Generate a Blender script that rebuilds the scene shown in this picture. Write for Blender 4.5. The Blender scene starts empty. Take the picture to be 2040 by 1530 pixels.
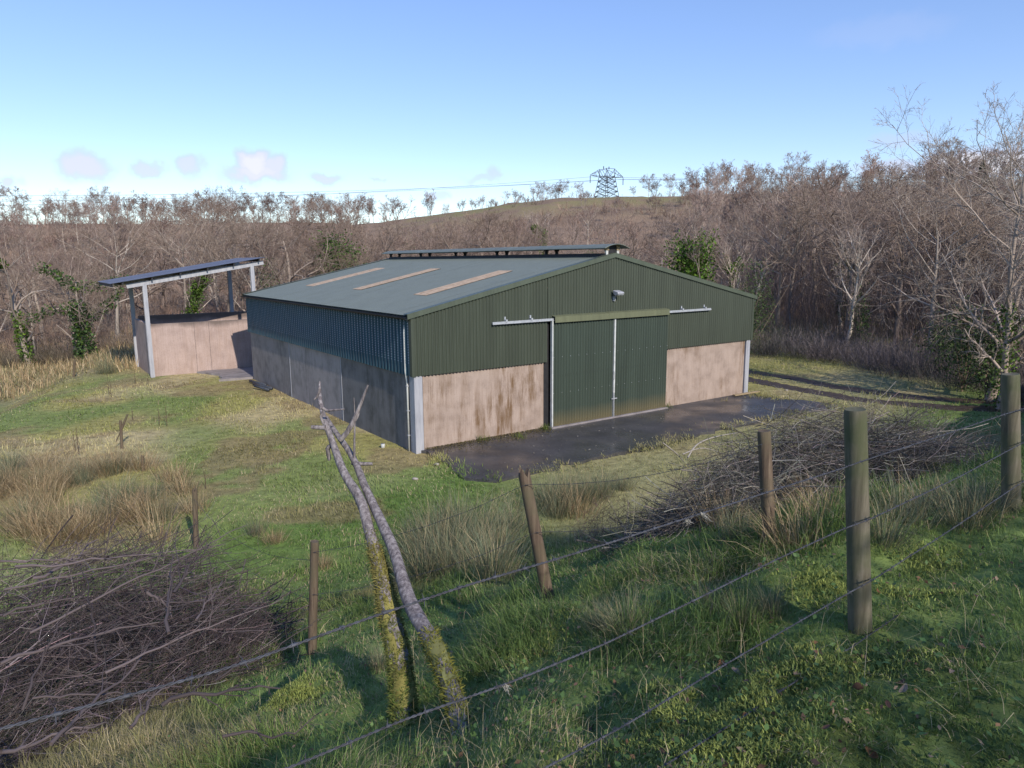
import bpy, math, random
import numpy as np

# ------------------------------------------------------------------ camera, sky, sun, exposure
scene = bpy.context.scene
COL = scene.collection
RNG = np.random.default_rng(7)
random.seed(7)

CAM_H = 6.0
FPX, PITCH, ROLL = 1412.0, 0.1722, -0.0059      # focal length in photo pixels, tilt, roll
PW, PH = 2040, 1530
cf = np.array([0, math.cos(PITCH), -math.sin(PITCH)])
cr0 = np.array([1.0, 0, 0]); cu0 = np.cross(cr0, cf)
cr = cr0 * math.cos(ROLL) + cu0 * math.sin(ROLL)
cu = -cr0 * math.sin(ROLL) + cu0 * math.cos(ROLL)
CAM = np.array([0, 0, CAM_H])
from mathutils import Matrix, Vector
cd = bpy.data.cameras.new('camera')
cd.sensor_width = 36.0
cd.lens = FPX / PW * 36.0
cd.clip_start = 0.05
cd.clip_end = 5000
cam = bpy.data.objects.new('camera', cd)
m = Matrix.Identity(4)
for i in range(3):
    m[i][0] = cr[i]; m[i][1] = cu[i]; m[i][2] = -cf[i]; m[i][3] = CAM[i]
cam.matrix_world = m
COL.objects.link(cam)
scene.camera = cam

SUN_EL = math.radians(31.0)
SUN_DIR = np.array([0.5075, -0.8616, 0.0]); SUN_DIR /= np.linalg.norm(SUN_DIR)
SUN_VEC = np.array([SUN_DIR[0] * math.cos(SUN_EL), SUN_DIR[1] * math.cos(SUN_EL), math.sin(SUN_EL)])
sd = bpy.data.lights.new('sun', 'SUN')
sd.energy = 2.6
sd.angle = math.radians(0.6)
sd.color = (1.0, 0.91, 0.80)
sun = bpy.data.objects.new('sun', sd)
sun.rotation_euler = Vector(SUN_VEC).to_track_quat('Z', 'Y').to_euler()
sun.location = (20, -15, 30)
COL.objects.link(sun)

scene.view_settings.view_transform = 'Standard'
scene.view_settings.look = 'None'
scene.view_settings.gamma = 1.0
scene.view_settings.use_curve_mapping = False
scene.view_settings.exposure = 0.95
scene.cycles.max_bounces = 6
scene.cycles.transparent_max_bounces = 8


def pix_dir(px, py):
    d = cf + cr * (px - PW / 2) / FPX - cu * (py - PH / 2) / FPX
    return d


world = bpy.data.worlds.new('World')
scene.world = world
world.use_nodes = True
wn = world.node_tree.nodes; wl = world.node_tree.links
for n in list(wn): wn.remove(n)
w_out = wn.new('ShaderNodeOutputWorld')
w_bg = wn.new('ShaderNodeBackground')
sky = wn.new('ShaderNodeTexSky')
sky.sky_type = 'NISHITA'
sky.sun_disc = False
sky.sun_elevation = SUN_EL
sky.sun_rotation = math.atan2(SUN_DIR[0], SUN_DIR[1])
sky.altitude = 50
sky.air_density = 1.0
sky.dust_density = 0.0
sky.ozone_density = 3.5
w_bg.inputs['Strength'].default_value = 0.128
wl.new(w_bg.outputs[0], w_out.inputs[0])


def wmath(op, a, b=None, c=None):
    n = wn.new('ShaderNodeMath'); n.operation = op
    for i, v in enumerate((a, b, c)):
        if v is None: continue
        if isinstance(v, (int, float)): n.inputs[i].default_value = v
        else: wl.new(v, n.inputs[i])
    return n.outputs[0]


# small cumulus puffs low above the horizon, scattered all the way round the sky
tc = wn.new('ShaderNodeTexCoord')
wnoise = wn.new('ShaderNodeTexNoise'); wnoise.inputs['Scale'].default_value = 42; wnoise.inputs['Detail'].default_value = 5
wl.new(tc.outputs['Generated'], wnoise.inputs['Vector'])
sep = wn.new('ShaderNodeSeparateXYZ'); wl.new(tc.outputs['Generated'], sep.inputs[0])
az = wmath('ARCTAN2', sep.outputs['X'], sep.outputs['Y'])
elv = wmath('ARCSINE', sep.outputs['Z'])
PUFFS = []   # photo pixel centre, half width, half height, density
for (px, py, hw, hh, k) in [(164, 330, 46, 26, .9), (288, 337, 30, 15, .75), (376, 330, 33, 22, .8), (506, 328, 40, 30, 1.15),
                            (512, 345, 66, 18, 1.0), (548, 332, 24, 24, .9), (655, 357, 40, 14, .75), (752, 356, 12, 5, .5),
                            (982, 345, 22, 14, .6), (962, 356, 40, 8, .5), (16, 360, 22, 15, .75),
                            (1950, 325, 100, 26, 1.3), (1810, 335, 90, 14, .7), (1790, 278, 50, 13, .4), (1760, 60, 110, 26, .13), (868, 385, 26, 10, .5)]:
    d = pix_dir(px, py); d = d / np.linalg.norm(d)
    PUFFS.append((math.atan2(d[0], d[1]), math.asin(d[2]), hw / FPX, hh / FPX, k))
rr = random.Random(3)
for i in range(8):
    PUFFS.append((rr.uniform(0.85, 3.1) * (1 if i % 2 else -1), rr.uniform(.06, .16), rr.uniform(.03, .06), rr.uniform(.012, .022), rr.uniform(.6, 1.0)))
ae = wn.new('ShaderNodeCombineXYZ'); wl.new(az, ae.inputs[0]); wl.new(elv, ae.inputs[1])
warp = wn.new('ShaderNodeVectorMath'); warp.operation = 'MULTIPLY_ADD'   # ragged outlines
wl.new(wnoise.outputs['Color'], warp.inputs[0]); warp.inputs[1].default_value = (.040, .026, 0); wl.new(ae.outputs[0], warp.inputs[2])
mask = None
for (a0, e0, ha_, he_, k) in PUFFS:
    vm = wn.new('ShaderNodeVectorMath'); vm.operation = 'MULTIPLY_ADD'
    wl.new(warp.outputs[0], vm.inputs[0]); vm.inputs[1].default_value = (1 / ha_, 1 / he_, 0); vm.inputs[2].default_value = (-(a0 + .020) / ha_, -(e0 + .013) / he_, 0)
    ln = wn.new('ShaderNodeVectorMath'); ln.operation = 'LENGTH'; wl.new(vm.outputs[0], ln.inputs[0])
    mr = wn.new('ShaderNodeMapRange'); mr.interpolation_type = 'SMOOTHSTEP'
    mr.inputs[1].default_value = 1.25; mr.inputs[2].default_value = .35; mr.inputs[3].default_value = 0; mr.inputs[4].default_value = k
    wl.new(ln.outputs['Value'], mr.inputs[0])
    mask = mr.outputs[0] if mask is None else wmath('MAXIMUM', mask, mr.outputs[0])
SKY_G = .7
hs_sky = wn.new('ShaderNodeHueSaturation')
hs_sky.inputs['Saturation'].default_value = 1.27
hs_sky.inputs['Value'].default_value = 1.3
hs_sky.inputs['Hue'].default_value = .518
sky_gam = wn.new('ShaderNodeGamma'); sky_gam.inputs[1].default_value = SKY_G
wl.new(sky.outputs[0], sky_gam.inputs[0]); wl.new(sky_gam.outputs[0], hs_sky.inputs['Color'])
cm = wn.new('ShaderNodeMix'); cm.data_type = 'RGBA'; cm.inputs[0].default_value = 0
cloudcol = wn.new('ShaderNodeMix'); cloudcol.data_type = 'RGBA'
cloudcol.inputs[6].default_value = (2.6, 2.85, 3.9, 1)
cloudcol.inputs[7].default_value = (3.7, 3.7, 4.1, 1)
mr2 = wn.new('ShaderNodeMapRange'); mr2.inputs[1].default_value = .55; mr2.inputs[2].default_value = 1.15
wl.new(mask, mr2.inputs[0]); wl.new(mr2.outputs[0], cloudcol.inputs[0])
fac = wmath('MINIMUM', mask, .92)
wl.new(fac, cm.inputs[0]); wl.new(hs_sky.outputs[0], cm.inputs[6]); wl.new(cloudcol.outputs[2], cm.inputs[7])
wl.new(cm.outputs[2], w_bg.inputs['Color'])

# ------------------------------------------------------------------ helpers


def vnoise(x, y, seed=0):
    xi = np.floor(x).astype(np.int64); yi = np.floor(y).astype(np.int64)
    xf = x - xi; yf = y - yi
    xf = xf * xf * (3 - 2 * xf); yf = yf * yf * (3 - 2 * yf)

    def h(a, b):
        v = (a * 374761393 + b * 668265263 + seed * 982451653) & 0xffffffff
        v = ((v ^ (v >> 13)) * 1274126177) & 0xffffffff
        v = v ^ (v >> 16)
        return (v & 0xffff) / 65535.0
    return (h(xi, yi) * (1 - xf) + h(xi + 1, yi) * xf) * (1 - yf) + (h(xi, yi + 1) * (1 - xf) + h(xi + 1, yi + 1) * xf) * yf


def fbm(x, y, seed=0, oct=4):
    s = 0; a = .5; t = 0
    for i in range(oct):
        s = s + a * vnoise(x * 2 ** i, y * 2 ** i, seed + i); t += a; a *= .5
    return s / t


def sstep(a, b, x):
    t = np.clip((x - a) / (b - a), 0, 1)
    return t * t * (3 - 2 * t)


def smax(a, b, k):
    h = np.clip(.5 + .5 * (a - b) / k, 0, 1)
    return b * (1 - h) + a * h + k * h * (1 - h)


FX, FY = 1.50, 2.82                       # near fence post on the verge
FD = np.array([.702, .712]); FN = np.array([-.712, .702])
BX, BY, TH = -3.0577, 21.8193, 0.6168     # near corner and heading of the barn
GA = np.array([math.cos(TH), math.sin(TH)]); GB = np.array([-math.sin(TH), math.cos(TH)])
W, L, HS, HE, HA = 16.73, 18.08, 2.50, 4.36, 6.16


def fence_d(x, y): return (x - FX) * FN[0] + (y - FY) * FN[1]


def barn_ab(x, y): return (x - BX) * GA[0] + (y - BY) * GA[1], (x - BX) * GB[0] + (y - BY) * GB[1]


T_AZ = [-2.5, -1.2, -.72, -.22, -.155, -.014, .056, .13, .22, .30, .48, .72, 1.3, 3]
T_EL = [.05, .048, .049, .050, .056, .074, .082, .083, .083, .083, .082, .080, .075, .07]


def height(x, y, detail=True):
    x = np.asarray(x, float); y = np.asarray(y, float)
    d = fence_d(x, y)
    along = (x - FX) * FD[0] + (y - FY) * FD[1]
    d = d + .045 * np.maximum(along - 2, 0) ** 2 * sstep(-1.5, 0, d)   # the bank turns away along the road
    z = 4.40 - .47 * d
    z = -smax(-z, -4.38 + 0 * z, .5)           # cap at road level
    z = smax(z, 0 * z, 1.0)
    z = z - smax(-.0, 0, .1)
    if detail:
        bank = sstep(.0, .6, z)
        z = z + bank * ((fbm(x * 1.25, y * 1.25, 5, 4) - .5) * .50 + (fbm(x * 3.4, y * 3.4, 6, 2) - .5) * .14) * sstep(-2.5, -.5, d) + (1 - bank) * (fbm(x * .5, y * .5, 9, 3) - .5) * .09 * sstep(11, 14, d)
    # lower wet field to the left
    lx, ly = -22.5, 35.0
    n1 = np.array([-.94, -.35])
    dl = (x - lx) * n1[0] + (y - ly) * n1[1]
    z = z - 1.1 * sstep(-.5, 3.5, dl) * sstep(10, 18, d)
    # hill behind
    R = np.hypot(x, y)
    t = np.where(y > 1, x / np.maximum(y, 1), np.sign(x) * 3)
    el = np.interp(t, T_AZ, T_EL)
    R0 = np.interp(t, [-1, -.3, .2, .5, 1], [66, 60, 56, 48, 40])
    Rc = 245.0
    u = np.clip((R - R0) / (Rc - R0), 0, 1)
    zc = CAM_H + el * Rc
    s = u * u * (3 - 2 * u) * .6 + u * .4
    hillm = sstep(5, 30, y)
    z = z + zc * s * hillm - .05 * np.maximum(R - Rc, 0) * hillm
    if detail:
        z = z + (fbm(x * .06, y * .06, 21, 4) - .5) * 2.2 * sstep(R0 + 5, R0 + 60, R) * hillm
    return z


def on_ground(px, py, zoff=0.0, rmax=400):
    d = pix_dir(px, py); d = d / np.hypot(d[0], d[1])
    ts = np.concatenate([np.linspace(.5, 30, 1200), np.linspace(30, rmax, 2500)])
    P = CAM[None, :] + ts[:, None] * d[None, :]
    g = height(P[:, 0], P[:, 1]) + zoff
    i = np.argmax(P[:, 2] < g)
    if P[i, 2] >= g[i]: i = len(ts) - 1
    return P[i]


def at_depth(px, py, depth):
    d = pix_dir(px, py)
    return CAM + d * (depth / d[1])


def on_vplane(px, py, p0, n):
    d = pix_dir(px, py); n = np.array([n[0], n[1], 0]); p0 = np.array(p0)
    return CAM + d * (((p0 - CAM) @ n) / (d @ n))


def in_view(P, margin=.22):
    q = P - CAM
    z = q @ cf
    u = (q @ cr) / np.maximum(z, 1e-3) * FPX / PW; v = (q @ cu) / np.maximum(z, 1e-3) * FPX / PH
    return (z > .2) & (np.abs(u) < .5 + margin) & (np.abs(v) < .5 + margin)


# ---- materials
def new_mat(name):
    mt = bpy.data.materials.new(name); mt.use_nodes = True
    nt = mt.node_tree
    for n in list(nt.nodes): nt.nodes.remove(n)
    out = nt.nodes.new('ShaderNodeOutputMaterial')
    b = nt.nodes.new('ShaderNodeBsdfPrincipled')
    nt.links.new(b.outputs[0], out.inputs[0])
    return mt, nt, b, out


def N(nt, kind, **kw):
    n = nt.nodes.new(kind)
    for k, v in kw.items(): setattr(n, k, v)
    return n


def noise_col(nt, scale, cols, stretch=(1, 1, 1), detail=5, coord='Object', pos=None, rough=.6):
    tcn = N(nt, 'ShaderNodeTexCoord'); mp = N(nt, 'ShaderNodeMapping')
    mp.inputs['Scale'].default_value = stretch
    nt.links.new(tcn.outputs[coord], mp.inputs[0])
    nz = N(nt, 'ShaderNodeTexNoise'); nz.inputs['Scale'].default_value = scale; nz.inputs['Detail'].default_value = detail
    nz.inputs['Roughness'].default_value = rough
    nt.links.new(mp.outputs[0], nz.inputs['Vector'])
    cr_ = N(nt, 'ShaderNodeValToRGB')
    el = cr_.color_ramp.elements
    pos = pos or [i / (len(cols) - 1) * .5 + .25 for i in range(len(cols))]
    while len(el) < len(cols): el.new(.5)
    for e, p, c in zip(el, pos, cols):
        e.position = p; e.color = (*c, 1)
    nt.links.new(nz.outputs[0], cr_.inputs[0])
    return cr_.outputs[0], nz.outputs[0]


def mixc(nt, fac, a, b, mode='MIX'):
    mx = N(nt, 'ShaderNodeMix', data_type='RGBA', blend_type=mode)
    for idx, v in ((0, fac), (6, a), (7, b)):
        if isinstance(v, (int, float)): mx.inputs[idx].default_value = v
        elif isinstance(v, tuple): mx.inputs[idx].default_value = (*v, 1)
        else: nt.links.new(v, mx.inputs[idx])
    return mx.outputs[2]


def simple(name, cols, scale=8, rough=.8, metal=0, stretch=(1, 1, 1), bump=0, spec=.3):
    mt, nt, b, out = new_mat(name)
    c, f = noise_col(nt, scale, cols, stretch)
    nt.links.new(c, b.inputs['Base Color'])
    b.inputs['Roughness'].default_value = rough; b.inputs['Metallic'].default_value = metal
    b.inputs['Specular IOR Level'].default_value = spec
    if bump:
        bp = N(nt, 'ShaderNodeBump'); bp.inputs['Strength'].default_value = bump; bp.inputs['Distance'].default_value = .02
        nt.links.new(f, bp.inputs['Height']); nt.links.new(bp.outputs[0], b.inputs['Normal'])
    return mt


def attr_mat(name, rough=.7, transl=.25, spec=.2, var=.0):
    """colour from the mesh's own 'Col' attribute (kind of blade or leaf), thin-leaf translucency"""
    mt, nt, b, out = new_mat(name)
    at = N(nt, 'ShaderNodeAttribute'); at.attribute_name = 'Col'
    nt.links.new(at.outputs['Color'], b.inputs['Base Color'])
    b.inputs['Roughness'].default_value = rough; b.inputs['Specular IOR Level'].default_value = spec
    if transl:
        tr = N(nt, 'ShaderNodeBsdfTranslucent'); nt.links.new(at.outputs['Color'], tr.inputs[0])
        ms = N(nt, 'ShaderNodeMixShader'); ms.inputs[0].default_value = transl
        nt.links.new(b.outputs[0], ms.inputs[1]); nt.links.new(tr.outputs[0], ms.inputs[2]); nt.links.new(ms.outputs[0], out.inputs[0])
    return mt


# ---- mesh building
def np_mesh(name, V, polys, col=None, smooth=False):
    """polys: list of int arrays (n,3) or (n,4)"""
    me = bpy.data.meshes.new(name)
    V = np.ascontiguousarray(V, dtype=np.float32)
    polys = [np.asarray(p, dtype=np.int32) for p in polys if len(p)]
    nl = sum(p.size for p in polys); npoly = sum(len(p) for p in polys)
    me.vertices.add(len(V)); me.vertices.foreach_set('co', V.ravel())
    me.loops.add(nl); me.polygons.add(npoly)
    me.loops.foreach_set('vertex_index', np.concatenate([p.ravel() for p in polys]))
    starts = []; s = 0
    for p in polys:
        starts.append(np.arange(len(p), dtype=np.int32) * p.shape[1] + s); s += p.size
    me.polygons.foreach_set('loop_start', np.concatenate(starts))
    if smooth: me.polygons.foreach_set('use_smooth', np.ones(npoly, dtype=bool))
    if col is not None:
        ca = me.color_attributes.new('Col', 'FLOAT_COLOR', 'POINT')
        c4 = np.ones((len(V), 4), dtype=np.float32); c4[:, :3] = col
        ca.data.foreach_set('color', c4.ravel())
    me.update(calc_edges=True)
    me.validate()
    return me


def obj(name, me, mat=None, parent=None, loc=None, label=None, cat=None, group=None, kind=None):
    o = bpy.data.objects.new(name, me)
    COL.objects.link(o)
    if mat is not None and me is not None and not me.materials: me.materials.append(mat)
    if parent is not None: o.parent = parent
    if loc is not None: o.location = loc
    tag(o, label, cat, group, kind)
    return o


def tag(o, label=None, cat=None, group=None, kind=None):
    if label: o['label'] = label
    if cat: o['category'] = cat
    if group: o['group'] = group
    if kind: o['kind'] = kind
    return o


def empty(name, loc, rz=0, label=None, cat=None, group=None):
    o = bpy.data.objects.new(name, None); COL.objects.link(o)
    o.location = loc; o.rotation_euler = (0, 0, rz); o.empty_display_size = .2
    return tag(o, label, cat, group)


def copy_tree(src, loc, rz, sc, label=None, group=None):
    o = src.copy(); COL.objects.link(o)
    o.location = loc; o.rotation_euler = (0, 0, rz); o.scale = sc if hasattr(sc, '__len__') else (sc, sc, sc)
    if label: o['label'] = label
    if group: o['group'] = group
    for c in src.children:
        k = c.copy(); COL.objects.link(k); k.parent = o
    return o


class MB:
    def __init__(s): s.v = []; s.f = []
    def add(s, vs, fs):
        n = len(s.v); s.v += [tuple(p) for p in vs]; s.f += [tuple(i + n for i in f) for f in fs]; return s
    def box(s, x0, x1, y0, y1, z0, z1):
        v = [(x0, y0, z0), (x1, y0, z0), (x1, y1, z0), (x0, y1, z0), (x0, y0, z1), (x1, y0, z1), (x1, y1, z1), (x0, y1, z1)]
        return s.add(v, [(0, 3, 2, 1), (4, 5, 6, 7), (0, 1, 5, 4), (1, 2, 6, 5), (2, 3, 7, 6), (3, 0, 4, 7)])
    def bar(s, p, q, w, h, up=(0, 0, 1)):
        p = np.array(p, float); q = np.array(q, float); t = q - p; t /= np.linalg.norm(t)
        up = np.array(up, float)
        if abs(t @ up) > .98: up = np.array([1., 0, 0])
        a = np.cross(t, up); a /= np.linalg.norm(a); b = np.cross(a, t)
        vs = [c + a * sx * w / 2 + b * sy * h / 2 for c in (p, q) for sx, sy in ((-1, -1), (1, -1), (1, 1), (-1, 1))]
        return s.add(vs, [(0, 1, 2, 3), (7, 6, 5, 4), (0, 4, 5, 1), (1, 5, 6, 2), (2, 6, 7, 3), (3, 7, 4, 0)])
    def prism(s, pts, axis, a0, a1):
        n = len(pts)
        def mk(p, a): return (a, p[0], p[1]) if axis == 0 else ((p[0], a, p[1]) if axis == 1 else (p[0], p[1], a))
        vs = [mk(p, a0) for p in pts] + [mk(p, a1) for p in pts]
        fs = [tuple(range(n)), tuple(range(2 * n - 1, n - 1, -1))] + [(i, n + i, n + (i + 1) % n, (i + 1) % n) for i in range(n)]
        return s.add(vs, fs)
    def tube(s, pts, rad, sides=8, cap=True):
        V, F = tube_np(np.array([pts], float), np.array([rad if hasattr(rad, '__len__') else [rad] * len(pts)], float), sides)
        n = len(V)
        fs = [tuple(f) for f in F]
        if cap: fs += [tuple(range(sides))[::-1], tuple(range(n - sides, n))]
        return s.add(V, fs)
    def build(s, name, mat, parent=None, bevel=0, smooth=False, **kw):
        me = bpy.data.meshes.new(name); me.from_pydata(s.v, [], s.f); me.update()
        if smooth:
            for p in me.polygons: p.use_smooth = True
        o = obj(name, me, mat, parent, **kw)
        if bevel:
            b = o.modifiers.new('bevel', 'BEVEL'); b.width = bevel; b.segments = 2; b.limit_method = 'ANGLE'
        return o


def tube_np(P, R, sides):
    """P (n,k,3), R (n,k) -> verts, quads"""
    n, k, _ = P.shape
    T = np.gradient(P, axis=1)
    T /= np.linalg.norm(T, axis=2, keepdims=True) + 1e-9
    mean = P[:, -1] - P[:, 0]
    ref = np.where((np.abs(mean[:, 2]) > .7 * np.linalg.norm(mean, axis=1))[:, None], np.array([[1., .3, 0]]), np.array([[.05, .1, 1.]]))
    ref = np.repeat(ref[:, None, :], k, axis=1)
    A = np.cross(T, ref); A /= np.linalg.norm(A, axis=2, keepdims=True) + 1e-9
    B = np.cross(T, A)
    ang = np.arange(sides) / sides * 2 * math.pi
    V = P[:, :, None, :] + R[:, :, None, None] * (A[:, :, None, :] * np.cos(ang)[None, None, :, None] + B[:, :, None, :] * np.sin(ang)[None, None, :, None])
    idx = np.arange(n * k * sides).reshape(n, k, sides)
    a = idx[:, :-1, :]; b = idx[:, 1:, :]
    F = np.stack([a, np.roll(a, -1, 2), np.roll(b, -1, 2), b], axis=-1).reshape(-1, 4)
    return V.reshape(-1, 3), F


class NB:
    """collects numpy tubes, quads and triangles into one mesh"""
    def __init__(s): s.V = []; s.P = []; s.C = []; s.n = 0
    def add(s, V, F, c=None):
        s.V.append(V); s.P.append(F + s.n); s.n += len(V)
        if c is not None: s.C.append(np.broadcast_to(c, (len(V), 3)))
    def mesh(s, name, smooth=False):
        q = [p for p in s.P if p.shape[1] == 4]; t = [p for p in s.P if p.shape[1] == 3]
        ps = []
        if q: ps.append(np.concatenate(q))
        if t: ps.append(np.concatenate(t))
        return np_mesh(name, np.concatenate(s.V), ps, np.concatenate(s.C) if s.C else None, smooth)


def blades(base, h, w, az_, lean, bend, rng):
    """tapered bent blades: 5 verts, one quad + one tri. base (n,3)"""
    n = len(base)
    dx = np.stack([np.cos(az_), np.sin(az_), np.zeros(n)], 1)
    sa = az_ + math.pi / 2 + rng.normal(0, .5, n)
    sx = np.stack([np.cos(sa), np.sin(sa), np.zeros(n)], 1)
    up = np.array([0, 0, 1.])
    p1 = base + (dx * (np.sin(lean) * .55)[:, None] + up * (np.cos(lean) * .55)[:, None]) * h[:, None]
    l2 = lean + bend
    p2 = p1 + (dx * (np.sin(l2) * .5)[:, None] + up * (np.cos(l2) * .5)[:, None]) * h[:, None]
    hw = (w / 2)[:, None]
    V = np.stack([base - sx * hw, base + sx * hw, p1 + sx * hw * .75, p1 - sx * hw * .75, p2], 1).reshape(-1, 3)
    i = np.arange(n)[:, None] * 5
    return V, i + np.array([[0, 1, 2, 3]]), i + np.array([[3, 2, 4]])


def blade_mesh(name, base, h, w, az_, lean, bend, col, rng):
    V, q, t = blades(base, h, w, az_, lean, bend, rng)
    return np_mesh(name, V, [q, t], np.repeat(col, 5, axis=0))


def leaf_cards(pos, size, rng, up_bias=.3, aspect=.6):
    n = len(pos)
    nr = rng.normal(0, 1, (n, 3)); nr[:, 2] += up_bias
    nr /= np.linalg.norm(nr, axis=1, keepdims=True)
    a = np.cross(nr, rng.normal(0, 1, (n, 3))); a /= np.linalg.norm(a, axis=1, keepdims=True); b = np.cross(nr, a)
    s = size[:, None]
    V = np.stack([pos - a * s, pos - b * s * aspect + nr * s * .15, pos + a * s, pos + b * s * aspect + nr * s * .15], 1).reshape(-1, 3)
    i = np.arange(n)[:, None] * 4
    return V, i + np.array([[0, 1, 2, 3]])


# ------------------------------------------------------------------ ground cover colours
C_GREEN = np.array([.185, .255, .085]); C_DARK = np.array([.105, .165, .065]); C_YEL = np.array([.36, .335, .135])
C_STRAW = np.array([.50, .42, .25]); C_BROWN = np.array([.29, .215, .13]); C_MOSS = np.array([.235, .275, .080])


def patch_cols(x, y):
    d = fence_d(x, y)
    n1 = fbm(x * .22, y * .22, 31, 4); n2 = fbm(x * .55, y * .55, 37, 4); n3 = fbm(x * .13 + 4, y * .13, 41, 3)
    lawn = sstep(10.5, 13.5, d)
    # bank: rich shaded green with dead thatch
    cb = C_GREEN[None, :] * (.55 + .75 * n2[:, None])
    m_ = sstep(.55, .66, n1)[:, None]; cb = cb * (1 - m_ * .7) + C_BROWN * m_ * .7
    m_ = sstep(.57, .66, n2)[:, None] * .6; cb = cb * (1 - m_) + C_DARK * m_
    # lawn: yellowed winter grass with straw and green patches
    cl = C_YEL[None, :] * (.75 + .5 * n2[:, None])
    m_ = sstep(.47, .58, n1)[:, None] * .85; cl = cl * (1 - m_) + C_STRAW * m_
    m_ = sstep(.50, .60, n3)[:, None] * .75; cl = cl * (1 - m_) + C_GREEN * 1.05 * m_
    m_ = (sstep(15.5, 13.2, d) * sstep(10, 12, d) * sstep(2, -2, x))[:, None] * (.5 + .5 * n2[:, None]); cl = cl * (1 - m_) + np.array([.11, .20, .045]) * m_
    m_ = sstep(.56, .64, n2)[:, None] * .65; cl = cl * (1 - m_) + C_BROWN * m_
    c = cb * (1 - lawn[:, None]) + cl * lawn[:, None]
    m_ = (sstep(6, 8.5, d) * sstep(15, 12, d) * sstep(-1, 2, x) * (.35 + .5 * n2))[:, None]; c = c * (1 - m_) + C_STRAW * .85 * m_
    # wet field on the far left: bright green, then dry rough grass
    dl = (x + 22.5) * -.94 + (y - 35) * -.35
    m_ = (sstep(2, 4, dl) * sstep(50, 44, y))[:, None]; c = c * (1 - m_) + np.array([.08, .16, .035]) * m_
    R = np.hypot(x, y)
    m_ = (sstep(41, 47, R) * (x < 5))[:, None]; c = c * (1 - m_) + (C_STRAW * .8 * (.6 + .7 * n2[:, None])) * m_
    # hill: heather brown, greener top in the middle
    m_ = sstep(55, 70, R)[:, None]
    hill = np.array([.30, .215, .16]) * (.7 + .6 * n1[:, None])
    t = x / np.maximum(y, 1)
    g_ = (sstep(150, 215, R) * sstep(-.22, -.08, t) * sstep(.35, .22, t))[:, None] * sstep(.35, .6, n1)[:, None]
    hill = hill * (1 - g_ * .8) + np.array([.25, .24, .10]) * g_ * .8
    c = c * (1 - m_) + hill * m_
    return np.clip(c, .01, 1)


# ------------------------------------------------------------------ materials
def ground_mat():
    mt, nt, b, out = new_mat('ground_turf')
    at = N(nt, 'ShaderNodeAttribute'); at.attribute_name = 'Col'
    c, f = noise_col(nt, 3.0, [(.45, .42, .38), (.9, .9, .85), (1.25, 1.2, 1.1)], detail=10)
    nt.links.new(mixc(nt, 1.0, at.outputs['Color'], c, 'MULTIPLY'), b.inputs['Base Color'])
    b.inputs['Roughness'].default_value = .95; b.inputs['Specular IOR Level'].default_value = .1
    bp = N(nt, 'ShaderNodeBump'); bp.inputs['Strength'].default_value = .8; bp.inputs['Distance'].default_value = .08
    nt.links.new(f, bp.inputs['Height']); nt.links.new(bp.outputs[0], b.inputs['Normal'])
    return mt


def concrete(name, base, dark, stain, stain_amt, top_z=2.5, top_stain=0.0, spec=.3):
    mt, nt, b, out = new_mat(name)
    c, f = noise_col(nt, 1.6, [dark, base, tuple(min(1, v * 1.12) for v in base)], detail=8, pos=[.3, .52, .75])
    c2, f2 = noise_col(nt, 2.4, [(0, 0, 0), (1, 1, 1)], stretch=(1.5, 1.5, .26), detail=9, pos=[.44, .74], rough=.72)
    c3, f3 = noise_col(nt, .55, [(0, 0, 0), (1, 1, 1)], stretch=(.9, .9, .6), detail=4, pos=[.42, .60])
    k = mixc(nt, 1.0, c2, c3, 'MULTIPLY')
    k = mixc(nt, 1.0, k, (stain_amt,) * 3, 'MULTIPLY')
    c = mixc(nt, k, c, stain)
    # fine vertical runs
    c4, f4 = noise_col(nt, 9, [(.80, .77, .73), (1.06, 1.05, 1.04)], stretch=(3, 3, .10), detail=5)
    c = mixc(nt, 1.0, c, c4, 'MULTIPLY')
    # pitting and blotches
    c5, f5 = noise_col(nt, 30, [(.72, .7, .68), (1, 1, 1), (1.08, 1.08, 1.08)], detail=4, pos=[.3, .46, .7])
    c = mixc(nt, .7, c, c5, 'MULTIPLY')
    if top_stain:
        tcn = N(nt, 'ShaderNodeTexCoord'); sp = N(nt, 'ShaderNodeSeparateXYZ'); nt.links.new(tcn.outputs['Object'], sp.inputs[0])
        ad = N(nt, 'ShaderNodeMath', operation='MULTIPLY_ADD'); nt.links.new(f3, ad.inputs[0]); ad.inputs[1].default_value = 1.1; nt.links.new(sp.outputs['Z'], ad.inputs[2])
        mr = N(nt, 'ShaderNodeMapRange'); mr.inputs[1].default_value = top_z + .22; mr.inputs[2].default_value = top_z + .50; mr.inputs[4].default_value = top_stain
        nt.links.new(ad.outputs[0], mr.inputs[0])
        c = mixc(nt, mr.outputs[0], c, (.10, .08, .07))
    nt.links.new(c, b.inputs['Base Color'])
    b.inputs['Roughness'].default_value = .85; b.inputs['Specular IOR Level'].default_value = spec
    bp = N(nt, 'ShaderNodeBump'); bp.inputs['Strength'].default_value = .25; bp.inputs['Distance'].default_value = .01
    nt.links.new(f5, bp.inputs['Height']); nt.links.new(bp.outputs[0], b.inputs['Normal'])
    return mt


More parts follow.
